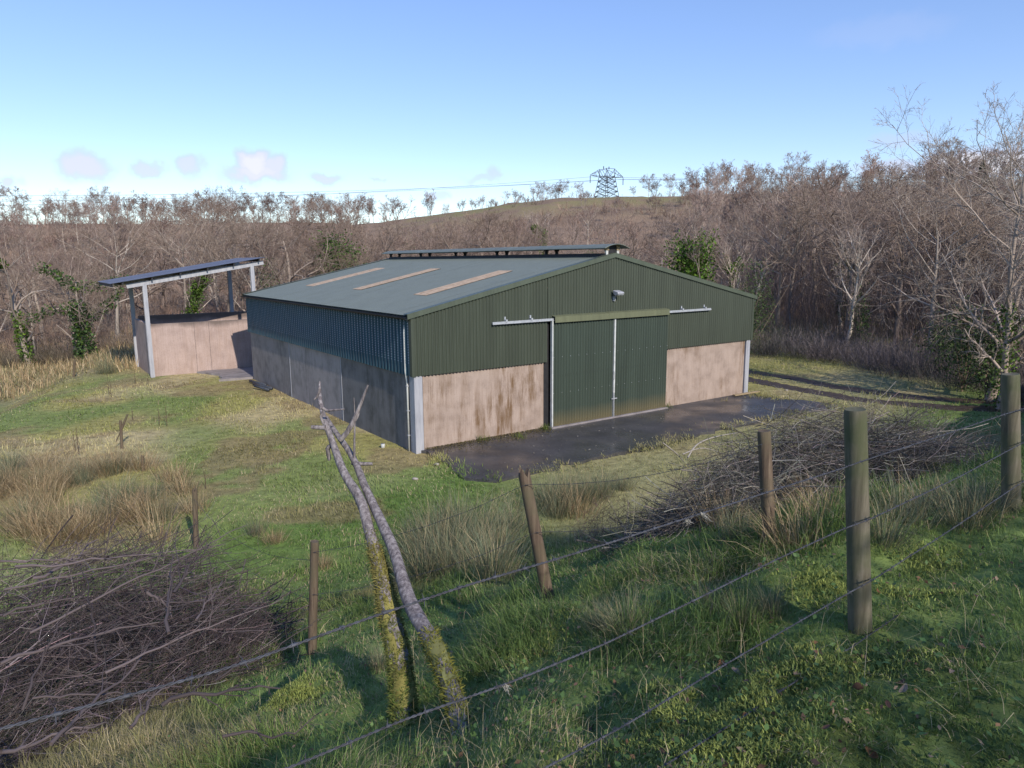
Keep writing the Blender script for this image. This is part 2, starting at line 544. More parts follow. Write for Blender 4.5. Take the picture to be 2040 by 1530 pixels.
def painted_sheet(name, base, rough=.5, dirt=(.10, .09, .05), dirt_h=None, var=.12, stretch=(1.5, 1.5, .2), spec=.35):
    mt, nt, b, out = new_mat(name)
    lo = tuple(v * (1 - var * 1.6) for v in base); hi = tuple(v * (1 + var) for v in base)
    c, f = noise_col(nt, 1.3, [lo, base, hi], stretch=stretch, detail=7)
    c4, f4 = noise_col(nt, 6, [(.84, .84, .82), (1.08, 1.08, 1.06)], stretch=(3, 3, .08) if stretch[2] < 1 else (3, 3, 3), detail=4)
    c = mixc(nt, 1.0, c, c4, 'MULTIPLY')
    if dirt_h:
        tcn = N(nt, 'ShaderNodeTexCoord'); sp = N(nt, 'ShaderNodeSeparateXYZ'); nt.links.new(tcn.outputs['Object'], sp.inputs[0])
        ad = N(nt, 'ShaderNodeMath', operation='MULTIPLY_ADD'); nt.links.new(f, ad.inputs[0]); ad.inputs[1].default_value = -.35; nt.links.new(sp.outputs['Z'], ad.inputs[2])
        mr = N(nt, 'ShaderNodeMapRange'); mr.inputs[1].default_value = dirt_h; mr.inputs[2].default_value = -.15; mr.inputs[3].default_value = 0; mr.inputs[4].default_value = .75
        nt.links.new(ad.outputs[0], mr.inputs[0])
        c = mixc(nt, mr.outputs[0], c, dirt)
    nt.links.new(c, b.inputs['Base Color'])
    b.inputs['Roughness'].default_value = rough; b.inputs['Specular IOR Level'].default_value = spec
    return mt


M = {}
M['ground'] = ground_mat()
M['grass'] = attr_mat('grass_blade', .65, .42, .25)
M['dry'] = attr_mat('dry_blade', .8, .2, .15)
M['leaf'] = attr_mat('leaf', .6, .25, .22)
M['twig'] = attr_mat('twig', .85, 0, .15)
tb, tnt, tbs, tout = new_mat('tree_bark')
tat = N(tnt, 'ShaderNodeAttribute'); tat.attribute_name = 'Col'
toi = N(tnt, 'ShaderNodeObjectInfo'); trp = N(tnt, 'ShaderNodeValToRGB')
for e_, p_, c_ in zip((trp.color_ramp.elements[0], trp.color_ramp.elements[1], trp.color_ramp.elements.new(.5)), (0, 1, .5), ((.42, .37, .38, 1), (1.38, 1.36, 1.30, 1), (.86, .80, .77, 1))):
    e_.position = p_; e_.color = c_
tnt.links.new(toi.outputs['Random'], trp.inputs[0])
tnt.links.new(mixc(tnt, 1.0, tat.outputs['Color'], trp.outputs[0], 'MULTIPLY'), tbs.inputs['Base Color'])
tbs.inputs['Roughness'].default_value = .85; tbs.inputs['Specular IOR Level'].default_value = .15
M['tree'] = tb
M['pink'] = concrete('pink_concrete', (.36, .292, .25), (.26, .205, .172), (.15, .092, .048), 1.7)
M['pink_shed'] = concrete('pale_pink_concrete', (.40, .315, .285), (.33, .255, .23), (.30, .20, .14), .6, 2.8, .8)
M['grey_wall'] = concrete('grey_concrete', (.33, .305, .30), (.22, .205, .20), (.12, .115, .10), .9)
M['grey_wall2'] = concrete('mid_grey_concrete', (.27, .25, .245), (.17, .16, .155), (.09, .085, .075), .9)
M['dark_wall'] = concrete('algae_concrete', (.19, .185, .185), (.11, .11, .107), (.06, .06, .05), .9)
M['gable'] = painted_sheet('green_sheet', (.055, .067, .049), .5, dirt_h=None)
M['door'] = painted_sheet('green_door_sheet', (.043, .060, .047), .5, dirt=(.16, .125, .06), dirt_h=.55)
M['flash'] = painted_sheet('green_flashing', (.078, .095, .070), .45)
M['cover'] = painted_sheet('pale_green_cover', (.125, .135, .080), .55)
M['vent'] = painted_sheet('blue_green_sheet', (.035, .090, .125), .45)
M['roof'] = painted_sheet('grey_green_roof', (.150, .172, .150), .55, stretch=(1, 1, 1), var=.06, spec=.45)
M['shed_roof'] = painted_sheet('slate_sheet', (.12, .13, .17), .42, stretch=(1, 1, 1))
M['grp'] = simple('aged_rooflight', [(.22, .16, .11), (.34, .26, .19), (.42, .34, .26)], 5, .7, bump=.1)
M['galv'] = simple('galvanised_steel', [(.30, .32, .34), (.42, .44, .46), (.50, .52, .54)], 9, .45, .35)
M['pale'] = simple('pale_steel', [(.24, .25, .28), (.33, .34, .37), (.40, .41, .43)], 3, .55, 0, (3, 3, .4))
M['white'] = simple('white_strip', [(.34, .36, .35), (.48, .50, .49), (.56, .58, .56)], 6, .5)
M['black'] = simple('dark_steel', [(.012, .013, .015), (.03, .03, .033)], 6, .6)
M['lip'] = simple('lit_louvre_lip', [(.20, .25, .33), (.32, .38, .48)], 4, .5)  # pale blue stands for the light caught on the lips
M['timber'] = simple('weathered_timber', [(.20, .15, .09), (.38, .30, .18)], 12, .85, 0, (1, 1, 6), .3)

# ------------------------------------------------------------------ terrain
def axis_pts(lo, hi, fine_lo, fine_hi, step, growth):
    a = list(np.arange(fine_lo, fine_hi, step))
    s = step; v = fine_lo
    left = []
    while v > lo: s = min(s * growth, 14); v -= s; left.append(v)
    s = step; v = a[-1]; right = []
    while v < hi: s = min(s * growth, 14); v += s; right.append(v)
    return np.array(left[::-1] + a + right)


gx = axis_pts(-700, 700, -9, 9, .14, 1.035); gy = axis_pts(-120, 900, -1.0, 14, .14, 1.03)
XX, YY = np.meshgrid(gx, gy)
ZZ = height(XX.ravel(), YY.ravel())
a_, b_ = barn_ab(XX.ravel(), YY.ravel())
inside = (a_ > .05) & (a_ < W - .05) & (b_ > .05) & (b_ < L - .05)
ZZ = np.where(inside, np.minimum(ZZ, 0), ZZ)
V = np.stack([XX.ravel(), YY.ravel(), ZZ], 1)
ny, nx = XX.shape
ii = np.arange(ny * nx).reshape(ny, nx)
Q = np.stack([ii[:-1, :-1], ii[:-1, 1:], ii[1:, 1:], ii[1:, :-1]], -1).reshape(-1, 4)
tcol = patch_cols(XX.ravel(), YY.ravel()) * .9
tm = np_mesh('terrain', V, [Q], tcol, True)
obj('terrain', tm, M['ground'], kind='structure', label='grassy bank, winter turf yard and brown hillside')

# concrete apron in front of the barn doors (irregular grown-over edge)
mt, nt, b, out = new_mat('wet_apron')
c, f = noise_col(nt, .9, [(.030, .031, .034), (.050, .050, .054), (.078, .076, .078)], detail=9)
c2, f2 = noise_col(nt, 14, [(.7, .7, .7), (1, 1, 1), (1.5, 1.45, 1.4)], detail=6, pos=[.3, .5, .74])
nt.links.new(mixc(nt, 1.0, c, c2, 'MULTIPLY'), b.inputs['Base Color'])
mr = N(nt, 'ShaderNodeMapRange'); mr.inputs[1].default_value = .42; mr.inputs[2].default_value = .6; mr.inputs[3].default_value = .22; mr.inputs[4].default_value = .62
c3, f3 = noise_col(nt, .35, [(0, 0, 0), (1, 1, 1)], detail=3); nt.links.new(f3, mr.inputs[0]); nt.links.new(mr.outputs[0], b.inputs['Roughness'])
M['apron'] = mt
AP = [on_ground(*p)[:2] for p in [(848, 905), (890, 930), (925, 957), (990, 962), (1100, 936), (1210, 912), (1330, 888), (1440, 858), (1540, 838), (1640, 820), (1672, 812), (1600, 803), (1520, 795)]]
c0 = np.array([BX, BY]) + GA * (W + .3) - GB * .02; c1 = np.array([BX, BY]) + GA * .1 - GB * .02
AP = AP + [c0, c1]


def densify(poly, step=.35, jit=.10, seed=1):
    rg = np.random.default_rng(seed); o = []
    for i in range(len(poly)):
        p, q = np.array(poly[i]), np.array(poly[(i + 1) % len(poly)])
        k = max(1, int(np.linalg.norm(q - p) / step))
        for j in range(k):
            o.append(p + (q - p) * j / k + (rg.normal(0, jit, 2) if i < len(poly) - 3 else 0))
    return np.array(o)


APD = densify(AP)


def in_poly(x, y, poly):
    inside = np.zeros(len(x), bool)
    j = len(poly) - 1
    for i in range(len(poly)):
        xi, yi = poly[i]; xj, yj = poly[j]
        inside ^= ((yi > y) != (yj > y)) & (x < (xj - xi) * (y - yi) / (yj - yi + 1e-12) + xi)
        j = i
    return inside


mb = MB()
mb.add([(p[0], p[1], .07) for p in APD] + [(p[0], p[1], -.25) for p in APD],
       [tuple(range(len(APD)))[::-1]] + [(i, (i + 1) % len(APD), len(APD) + (i + 1) % len(APD), len(APD) + i) for i in range(len(APD))])
ap = mb.build('concrete_apron', M['apron'], kind='structure', label='dark wet concrete apron before the barn doors')
bmz = ap.data
# slab between barn and the open shed
def barn_pt(a, b_, z=0): return np.array([BX + GA[0] * a + GB[0] * b_, BY + GA[1] * a + GB[1] * b_, z])
S2 = densify([barn_pt(-1.6, 18.4)[:2], barn_pt(-1.1, 20.2)[:2], barn_pt(-2.0, 21.9)[:2], barn_pt(3.5, 21.9)[:2], barn_pt(6, 18.3)[:2], barn_pt(0.0, 18.2)[:2]], .5, .06, 4)
mb = MB()
mb.add([(p[0], p[1], .09) for p in S2] + [(p[0], p[1], -.2) for p in S2], [tuple(range(len(S2)))[::-1]] + [(i, (i + 1) % len(S2), len(S2) + (i + 1) % len(S2), len(S2) + i) for i in range(len(S2))])
M['slab'] = simple('grey_slab', [(.14, .13, .13), (.22, .20, .20), (.28, .26, .26)], 2, .6)
mb.build('concrete_slab', M['slab'], kind='structure')

# muddy wheel ruts on the grass beyond the barn
M['mud'] = simple('wet_mud', [(.026, .018, .013), (.052, .036, .026), (.085, .062, .046)], 3.5, .5, bump=.5)
RUTS = []
for pts in ([(1440, 728), (1490, 741), (1580, 754), (1660, 770), (1740, 782), (1830, 793), (1930, 800), (2040, 802), (2200, 800), (2400, 795)],
            [(1440, 744), (1490, 757), (1570, 772), (1640, 785), (1720, 798), (1800, 806), (1900, 814), (2040, 816), (2200, 812), (2400, 806)]):
    P = np.array([on_ground(*p) for p in pts])
    s = np.linspace(0, len(P) - 1, 120)
    P = np.stack([np.interp(s, np.arange(len(P)), P[:, i]) for i in range(3)], 1)
    for _ in range(6): P[1:-1] = (P[:-2] + P[1:-1] * 2 + P[2:]) / 4
    RUTS.append(P)
    T = np.gradient(P[:, :2], axis=0); T /= np.linalg.norm(T, axis=1, keepdims=True); Nn = np.stack([-T[:, 1], T[:, 0]], 1)
    K = 9; vs = []
    wn_ = .52 + .35 * fbm(s * .5, s * 0, 51 + len(RUTS), 3)
    for j in range(K):
        u = j / (K - 1) * 2 - 1
        e = wn_ * u + (RNG.normal(0, .05, len(s)) if 0 < j < K - 1 else RNG.normal(0, .09, len(s)))
        xy = P[:, :2] + Nn * e[:, None]
        zz = height(xy[:, 0], xy[:, 1]) + .025 - .07 * abs(u) ** 6 + RNG.normal(0, .012, len(s))
        vs.append(np.column_stack([xy, zz]))
    V = np.concatenate(vs); n_ = len(s)
    q = np.array([(j * n_ + i, (j + 1) * n_ + i, (j + 1) * n_ + i + 1, j * n_ + i + 1) for j in range(K - 1) for i in range(n_ - 1)])
    obj('muddy_track', np_mesh('muddy_track', V, [q[:, ::-1]], None, True), M['mud'], kind='structure')


def blocked(x, y, jit=.38):
    a, bb = barn_ab(x, y)
    k = (a > -.05) & (a < W + .05) & (bb > -.05) & (bb < L + .05)
    k |= (a > -4.3) & (a < 3.5) & (bb > 21.9) & (bb < 27.2)
    rj = np.random.default_rng(2)
    xj, yj = x + rj.normal(0, jit, len(x)), y + rj.normal(0, jit, len(x))
    k |= in_poly(xj, yj, APD) | in_poly(xj, yj, S2)
    for P in RUTS:
        for c in P[::3]: k |= (x - c[0]) ** 2 + (y - c[1]) ** 2 < .34 ** 2
    return k

# road and hedge behind the viewpoint: the unseen hedge is added to shade the verge and the bank
rb = []
for s_ in np.linspace(-30, 40, 60):
    for dd in (-2.2, -5.4):
        x_, y_ = FX + FD[0] * s_ + FN[0] * dd, FY + FD[1] * s_ + FN[1] * dd
        rb.append((x_, y_, float(height(x_, y_)) + .03))
rb = np.array(rb); q = np.array([(2 * i, 2 * i + 1, 2 * i + 3, 2 * i + 2) for i in range(59)])
M['asphalt'] = simple('asphalt', [(.04, .04, .042), (.065, .065, .066)], 30, .9)
obj('road', np_mesh('road', rb, [q], None, True), M['asphalt'], kind='structure')

# ------------------------------------------------------------------ the barn
barn = empty('barn', (BX, BY, 0), TH, 'large dark green corrugated barn with pink concrete lower walls and double sliding doors', 'barn')
A1, A2, AM = 5.38, 11.20, 8.34
ZD = 3.92


def rake(a): return HE + (HA - HE) * np.minimum(a, W - a) / (W / 2)


def sheet(name, u, off, z0, z1, place, mat, parent, rows=2, **kw):
    """a corrugated sheet: u samples along it, off its profile; place(u, off, z) gives points"""
    t = np.linspace(0, 1, rows)
    Z = z0[None, :] + (z1 - z0)[None, :] * t[:, None]
    P = place(np.broadcast_to(u, Z.shape), np.broadcast_to(off, Z.shape), Z)
    n_ = len(u)
    ii = np.arange(rows * n_).reshape(rows, n_)
    q = np.stack([ii[:-1, :-1], ii[:-1, 1:], ii[1:, 1:], ii[1:, :-1]], -1).reshape(-1, 4)
    return obj(name, np_mesh(name, P.reshape(-1, 3), [q], None, True), mat, parent, **kw)


def sine_prof(u, pitch, amp): return amp * np.cos(u / pitch * 2 * math.pi)


PITCH_G = W / 130
# gable sheets, each ten corrugations wide
for k in range(20):
    u = np.linspace(k * W / 20, (k + 1) * W / 20 + .02, 84)
    off = -.09 - sine_prof(u, PITCH_G, .027) - (k % 2) * .003
    for (lo, hi) in ((0, A1 - .15), (A1 - .15, A2 + .02), (A2 + .02, W + 1)):
        mk = (u >= lo) & (u <= hi)
        if mk.sum() < 3: continue
        uu = u[mk]
        zb = np.full(len(uu), ZD + .02 if lo == A1 - .15 else HS - .03)
        sheet('gable_sheet', uu, off[mk], zb, rake(uu) - .02, lambda U, O, Z: np.stack([U, O, Z], -1), M['gable'], barn)
# rear gable, same sheets
for k in range(10):
    u = np.linspace(k * W / 10, (k + 1) * W / 10 + .02, 130)
    off = L + .075 + sine_prof(u, PITCH_G, .012)
    sheet('gable_sheet', u, off, np.full(len(u), HS - .03), rake(u) - .02, lambda U, O, Z: np.stack([U, O, Z], -1), M['gable'], barn)


def trap_prof(u, pitch, depth):
    t = (u / pitch) % 1.0
    return depth * np.clip(np.minimum((t - .12) / .12, (.74 - t) / .12), 0, 1)


PV = .24
u_all = np.array(sorted(set(np.round(np.concatenate([[(i + f) * PV for f in (0.0, .12, .24, .62, .74)] for i in range(78)]), 4))))
u_all = u_all[u_all <= L]
for side in (0, 1):
    for k in range(18):
        lo, hi = k * L / 18, (k + 1) * L / 18 + .01
        u = np.concatenate([[lo], u_all[(u_all > lo) & (u_all < hi)], [hi]])
        p = trap_prof(u, PV, .05)
        if side == 0:
            o_ = sheet('vent_sheet', u, -.06 - p, np.full(len(u), HS - .03), np.full(len(u), HE - .02), lambda U, O, Z: np.stack([O, U, Z], -1), M['vent'], barn)
        else:
            o_ = sheet('vent_sheet', u, W + .06 + p, np.full(len(u), HS - .03), np.full(len(u), HE - .02), lambda U, O, Z: np.stack([O, U, Z], -1), M['vent'], barn)
        for pl in o_.data.polygons: pl.use_smooth = False
# louvre lips punched along every rib
nb = NB()
zz = np.arange(HS + .38, HE - .10, .082)
cen = np.array([(i + .43) * PV for i in range(75)])
CU, CZ = np.meshgrid(cen, zz); CU = CU.ravel(); CZ = CZ.ravel()
hw_ = .030
pt = lambda dx, du, dz: np.stack([np.full(len(CU), -.111 - dx), CU + du, CZ + dz], -1)
V = np.stack([pt(0, -hw_, .016), pt(0, hw_, .016), pt(.018, hw_, -.012), pt(.018, -hw_, -.012), pt(-.002, hw_, -.016), pt(-.002, -hw_, -.016)], 1).reshape(-1, 3)
i_ = np.arange(len(CU))[:, None] * 6
nb.add(V, i_ + np.array([[0, 1, 2, 3]])); nb.P.append(i_ + np.array([[3, 2, 4, 5]]))
obj('louvre_slots', nb.mesh('louvre_slots'), M['lip'], barn, kind='stuff')

for (x0_, x1_) in ((-.112, .03), (W - .03, W + .112)): MB().box(x0_, x1_, -.112, .04, HS - .04, HE - .03).build('corner_flashing', M['gable'], barn)
# concrete lower walls, a panel to each bay
bays = [.0, 5.95, 11.98, L]
wm = [M['dark_wall'], M['grey_wall'], M['grey_wall2']]
for k in range(3):
    MB().box(.0, .20, bays[k] + (.02 if k else .30), bays[k + 1] - .02, -.3, HS).build('wall_panel', wm[k], barn, .008)
    MB().box(W - .20, W, bays[k] + .3, bays[k + 1] - .02, -.3, HS).build('wall_panel', M['grey_wall'], barn, .008)
    if k: MB().box(-.012, .05, bays[k] - .02, bays[k] + .02, -.3, HS - .03).build('joint_strip', M['pale'], barn)
MB().box(.30, A1 - .26, .0, .20, -.3, HS + .02).build('wall_panel', M['pink'], barn, .008)
MB().box(A2 + .06, W - .28, .0, .20, -.3, HS + .0).build('wall_panel', M['pink'], barn, .008)
MB().box(.05, W - .05, L - .2, L, -.3, HS).build('wall_panel', M['grey_wall'], barn)
# corner columns (steel universal column: two flanges and a web)
for (xa, xb) in ((-.03, .26), (W - .25, W + .02)):
    col = MB().box(xa, xb, -.06, -.035, -.3, HS - .04).box(xa, xb, .18, .205, -.3, HS).box((xa + xb) / 2 - .02, (xa + xb) / 2 + .02, -.035, .18, -.3, HS)
    col.box(xa, xa + .03, -.034, .26, -.3, HS - .04)
    col.build('corner_column', M['pale'], barn, .004)
dp = MB().tube([(-.075, .36, HE - .25), (-.11, .36, HE - .55), (-.11, .36, HS + .1), (-.06, .36, HS - .25), (-.06, .36, -.1)], .030, 10)
dp.build('downpipe', M['white'], barn, smooth=True)
for z_ in (.5, 1.3, 2.1): MB().box(-.1, .0, .32, .40, z_, z_ + .03).build('pipe_clip', M['pale'], barn)

# black box put in for the dark of the gap beside the door and interior floor
MB().box(A1 - .26, A1 - .03, .0, .16, -.3, ZD).build('door_gap_block', M['black'], barn)
# door leaves
for (lo, hi, nm) in ((A1, AM - .03, 0), (AM + .03, A2 + .03, 1)):
    u = np.linspace(lo, hi, 280)
    leaf = sheet('door_leaf', u, -.19 - sine_prof(u, PITCH_G, .026), np.full(280, .13), np.full(280, ZD + .03), lambda U, O, Z: np.stack([U, O, Z], -1), M['door'], barn)
    for z_ in (.12, 1.9, ZD - .12): MB().box(lo, hi, -.165, -.125, z_, z_ + .1).build('door_rail', M['black'], leaf)
    sc_ = MB()
    for z_ in (1.33, 2.62):
        for a in np.arange(math.ceil(lo / PITCH_G) * PITCH_G, hi, PITCH_G * 3): sc_.box(a - .009, a + .009, -.224, -.205, z_, z_ + .018)
    sc_.build('door_screws', M['galv'], leaf, kind='stuff')
    if nm == 0:
        MB().box(lo - .05, lo, -.225, -.12, .13, ZD).build('edge_strip', M['white'], leaf)
        MB().box(hi - .015, hi + .055, -.235, -.12, 1.05, ZD).build('edge_strip', M['white'], leaf)
        MB().box(hi - .01, hi + .05, -.232, -.12, .12, 1.05).build('edge_strip', M['galv'], leaf)
        MB().box(hi - .12, hi + .16, -.26, -.235, .80, .84).build('door_bolt', M['galv'], leaf)
        MB().tube([(hi - .04, -.25, 1.9), (hi - .04, -.30, 1.85), (hi - .04, -.30, 1.6), (hi - .04, -.25, 1.55)], .012, 6).build('door_handle', M['galv'], leaf)
        MB().tube([(hi + .02, -.25, .82), (hi + .02, -.25, .14)], .012, 6).build('drop_bolt', M['galv'], leaf)
# sliding track, its brackets and the cover board
for (x0_, x1_) in ((2.84, A1 + .02), (A2 + .02, 13.80)):
    MB().box(x0_, x1_, -.21, -.15, 3.93, 4.01).box(x0_, x1_, -.225, -.20, 3.925, 3.955).build('door_track', M['galv'], barn)
    for x_ in (x0_ + .55 if x0_ < 5 else x0_ + .85, x1_ - .95 if x0_ < 5 else x1_ - .35):
        MB().box(x_ - .035, x_ + .035, -.23, -.08, 3.98, 4.07).box(x_ - .03, x_ + .03, -.13, -.085, 4.05, 4.16).build('track_bracket', M['galv'], barn)
cv = MB().prism([(-.09, 4.11), (-.30, 4.07), (-.31, 3.86), (-.285, 3.86), (-.28, 4.05), (-.09, 4.085)], 0, A1 + .02, 8.0)
cv.build('track_cover', M['cover'], barn)
MB().prism([(-.09, 4.118), (-.305, 4.078), (-.315, 3.865), (-.285, 3.865), (-.28, 4.055), (-.09, 4.09)], 0, 7.95, A2 - .02).build('track_cover', M['cover'], barn)
# threshold
MB().box(A1 - .1, A2 + .1, -.30, .05, -.2, .125).build('door_sill', M['slab'], barn, .01)
# floodlight
fl = MB().prism([(-.34, 4.70), (-.22, 4.78), (-.20, 4.90), (-.46, 4.84), (-.48, 4.78)], 0, 8.20, 8.52).build('floodlight', M['pale'], barn, .01)
MB().box(8.22, 8.50, -.47, -.24, 4.735, 4.745).build('lamp_glass', M['white'], fl)
MB().bar((8.36, -.09, 4.62), (8.36, -.30, 4.74), .05, .03).box(8.30, 8.42, -.12, -.08, 4.50, 4.68).build('lamp_bracket', M['pale'], fl)
MB().tube([(8.34, -.09, 4.56), (8.34, -.17, 4.50), (8.33, -.20, 4.58)], .02, 8).build('motion_sensor', M['white'], fl)

# roof: sheets on both slopes
SL = math.atan2(HA - HE, W / 2)
OV = .22
for side in (0, 1):
    for k in range(18):
        u = np.linspace(-.12 + k * (L + .24) / 18, -.12 + (k + 1) * (L + .24) / 18 + .015, 64)
        off = sine_prof(u, .10, .006) + (k % 2) * .002

        def place(U, O, Z, side=side):
            a = Z; zr = HE + (a) * (HA - HE) / (W / 2) + .06
            a_s = a if side == 0 else W - a
            return np.stack([a_s - O * math.sin(SL) * (1 if side == 0 else -1), U, zr + O * math.cos(SL)], -1)
        sheet('roof_sheet', u, off, np.full(64, -OV), np.full(64, W / 2 - .16), place, M['roof'], barn)
# aged translucent rooflights lying on the sheets
for b0 in (2.42, 8.20, 13.95):
    for side in (0, 1):
        u = np.linspace(b0, b0 + .96, 60)
        off = sine_prof(u, .10, .010) + .016

        def place(U, O, Z, side=side):
            a = Z; zr = HE + a * (HA - HE) / (W / 2) + .06
            a_s = a if side == 0 else W - a
            return np.stack([a_s - O * math.sin(SL) * (1 if side == 0 else -1), U, zr + O * math.cos(SL)], -1)
        sheet('rooflight', u, off, np.full(60, 1.95 - (b0 < 5) * .12), np.full(60, 5.75 - (b0 < 5) * .2), place, M['grp'], barn)
# verge flashings on both gables
for yb in (-.16, L + .04):
    for side in (0, 1):
        a0, a1 = -OV - .02, W / 2
        z0_, z1_ = HE + a0 * (HA - HE) / (W / 2), HA
        sx = (lambda a: a) if side == 0 else (lambda a: W - a)
        m_ = MB()
        for (ya, yb_, dz0, dz1) in ((yb, yb + .12, -.16, .085), (yb, yb + .26, .085, .10)):
            if dz0 < 0: vs = [(sx(a), y_, z + dz) for (a, z) in ((a0, z0_), (a1, z1_)) for y_ in (yb, yb + .015) for dz in (-.055, .10)]
            else: vs = [(sx(a), y_, z + dz) for (a, z) in ((a0, z0_), (a1, z1_)) for y_ in ((yb - .002, yb + .27) if yb < 1 else (yb - .15, yb + .017)) for dz in (.096, .108)]
            m_.add(vs, [(0, 1, 3, 2), (4, 6, 7, 5), (0, 4, 5, 1), (2, 3, 7, 6), (0, 2, 6, 4), (1, 5, 7, 3)])
        m_.build('verge_flashing', M['flash'], barn)
# gutters along the eaves (half-round trough) with brackets
for side in (0, 1):
    xg = -.27 if side == 0 else W + .27
    pts = [(xg + .065 * math.cos(t), HE - .055 + .065 * math.sin(t)) for t in np.linspace(math.pi, 2 * math.pi, 9)]
    pts += [(xg + .055 * math.cos(t), HE - .055 + .055 * math.sin(t)) for t in np.linspace(2 * math.pi, math.pi, 9)]
    g_ = MB().prism(pts, 1, -.14, L + .14).build('gutter', M['black'], barn)
    for b_i in np.arange(.4, L, 1.5): MB().box(xg - .075, xg + .075, b_i, b_i + .03, HE - .13, HE - .115).build('gutter_bracket', M['black'], g_)
    MB().box(-.24 if side == 0 else W - .02, .02 if side == 0 else W + .24, -.1, L + .1, HE - .10, HE - .04).build('eave_filler', M['black'], barn)
# open ridge, its dark gap put in as black strips, with a raised curved canopy
MB().prism([(W / 2 - .40, HA - .06), (W / 2 - .36, HA + .09), (W / 2 - .30, HA + .09), (W / 2 - .30, HA - .06)], 1, .05, L - .05).build('ridge_gap_strip', M['black'], barn)
MB().prism([(W / 2 + .40, HA - .06), (W / 2 + .36, HA + .09), (W / 2 + .30, HA + .09), (W / 2 + .30, HA - .06)], 1, .05, L - .05).build('ridge_gap_strip', M['black'], barn)
th_ = np.linspace(-1, 1, 17)
for k in range(9):
    y0_, y1_ = -.25 + k * (L + .7) / 9, -.25 + (k + 1) * (L + .7) / 9 + .02
    yy = np.linspace(y0_, y1_, 60)
    X_, Y_ = np.meshgrid(W / 2 + th_ * .62, yy)
    Z_ = HA + .43 - .155 * np.abs((X_ - W / 2) / .62) ** 2 + .006 * np.cos(Y_ / .0762 * 2 * math.pi) + (k % 2) * .004
    n_ = len(th_); ii = np.arange(60 * n_).reshape(60, n_)
    q = np.stack([ii[:-1, :-1], ii[:-1, 1:], ii[1:, 1:], ii[1:, :-1]], -1).reshape(-1, 4)
    o_ = obj('ridge_canopy', np_mesh('ridge_canopy', np.stack([X_.ravel(), Y_.ravel(), Z_.ravel()], 1), [q], None, True), M['roof'], barn)
    sm = o_.modifiers.new('solid', 'SOLIDIFY'); sm.thickness = .02; sm.offset = -1
for b_i in (.02, 3.6, 7.2, 10.8, 14.4, L - .1):
    for sx_ in (-1, 1):
        pm = M['white'] if b_i < 1 else M['black']
        pp = MB().box(W / 2 + sx_ * .27 - .05, W / 2 + sx_ * .27 + .05, b_i, b_i + .09, HA - .05, HA + .20).build('ridge_post', pm, barn)
        MB().box(W / 2 + sx_ * .27 - .075, W / 2 + sx_ * .27 + .075, b_i - .02, b_i + .10, HA + .20, HA + .39).build('timber_block', M['timber'] if b_i < 1 else M['black'], pp)
MB().box(W / 2 - .19, W / 2 + .19, .04, .07, HA - .05, HA + .36).build('ridge_end_plate', M['black'], barn)
MB().box(.2, W - .2, .2, L - .2, -.2, .06).build('barn_floor', M['slab'], barn)

# ------------------------------------------------------------------ open-sided shed
SB0 = 22.05
shed = empty('open_shed', tuple(barn_pt(0, 0)), TH, 'open-sided lean-to shed with pink concrete walls and sloping dark roof behind the barn', 'shed')
SW0, SW1, SD_ = -4.15, 1.9, 27.0
HW = 2.80
MB().box(SW0 + .1, SW1 + 2.2, SB0, SB0 + .22, -.4, HW).build('front_wall', M['pink_shed'], shed, .01)
M['shed_side'] = concrete('side_pink_concrete', (.45, .34, .30), (.34, .26, .23), (.22, .16, .12), .6)  # lighter pink with darker stains than the front wall
MB().box(SW0, SW0 + .22, SB0 + .1, SD_, -.4, HW - .003).build('side_wall', M['shed_side'], shed, .01)
MB().box(SW0 + .22, SW1 + 2.2, SD_ - .22, SD_, -.4, HW + .15).build('back_wall', M['pink_shed'], shed, .01)
for a_i in (-1.9, -1.15): MB().box(a_i, a_i + .012, SB0 - .004, SB0 + .01, 0, HW - .02).build('wall_joint', M['black'], shed)


def sroof(a): return 4.97 + (a + 5.7) * .167


for (a, b0) in ((SW0 - .02, SB0 - .16), (SW1 - .55, SB0 - .16), (SW0 - .02, SD_ - .1), (SW1 - .55, SD_ - .1)):
    h_ = sroof(a) - .30
    p_ = MB().box(a - .10, a + .10, b0 - .10, b0 - .082, -.3, h_).box(a - .10, a + .10, b0 + .082, b0 + .10, -.3, h_).box(a - .015, a + .015, b0 - .082, b0 + .082, -.3, h_)
    p_.build('shed_post', M['pale'], shed)
for b0 in (SB0 - .16, SD_ - .1):
    MB().bar((-5.0, b0, sroof(-5.0) - .27), (SW1 + .1, b0, sroof(SW1 + .1) - .27), .12, .22).build('rafter_beam', M['pale'], shed)
for a in np.linspace(-5.2, SW1 - .2, 6):
    MB().bar((a, SB0 - .5, sroof(a) - .085), (a, SD_ + .4, sroof(a) - .085), .07, .14).build('purlin', M['black'], shed)
for k in range(6):
    b0_, b1_ = SB0 - .58 + k * (SD_ + .5 - SB0 + .58) / 6, SB0 - .58 + (k + 1) * (SD_ + .5 - SB0 + .58) / 6 + .02
    u = np.linspace(b0_, b1_, 50)
    sheet('shed_roof_sheet', u, sine_prof(u, .12, .012) + (k % 2) * .003, np.full(50, -5.75), np.full(50, SW1 + .15), lambda U, O, Z: np.stack([Z, U, sroof(Z) + O], -1), M['shed_roof'], shed)
MB().bar((-5.66, SB0 - .58, sroof(-5.66) - .10), (-5.66, SD_ + .5, sroof(-5.66) - .10), .05, .18).build('fascia_board', M['black'], shed)

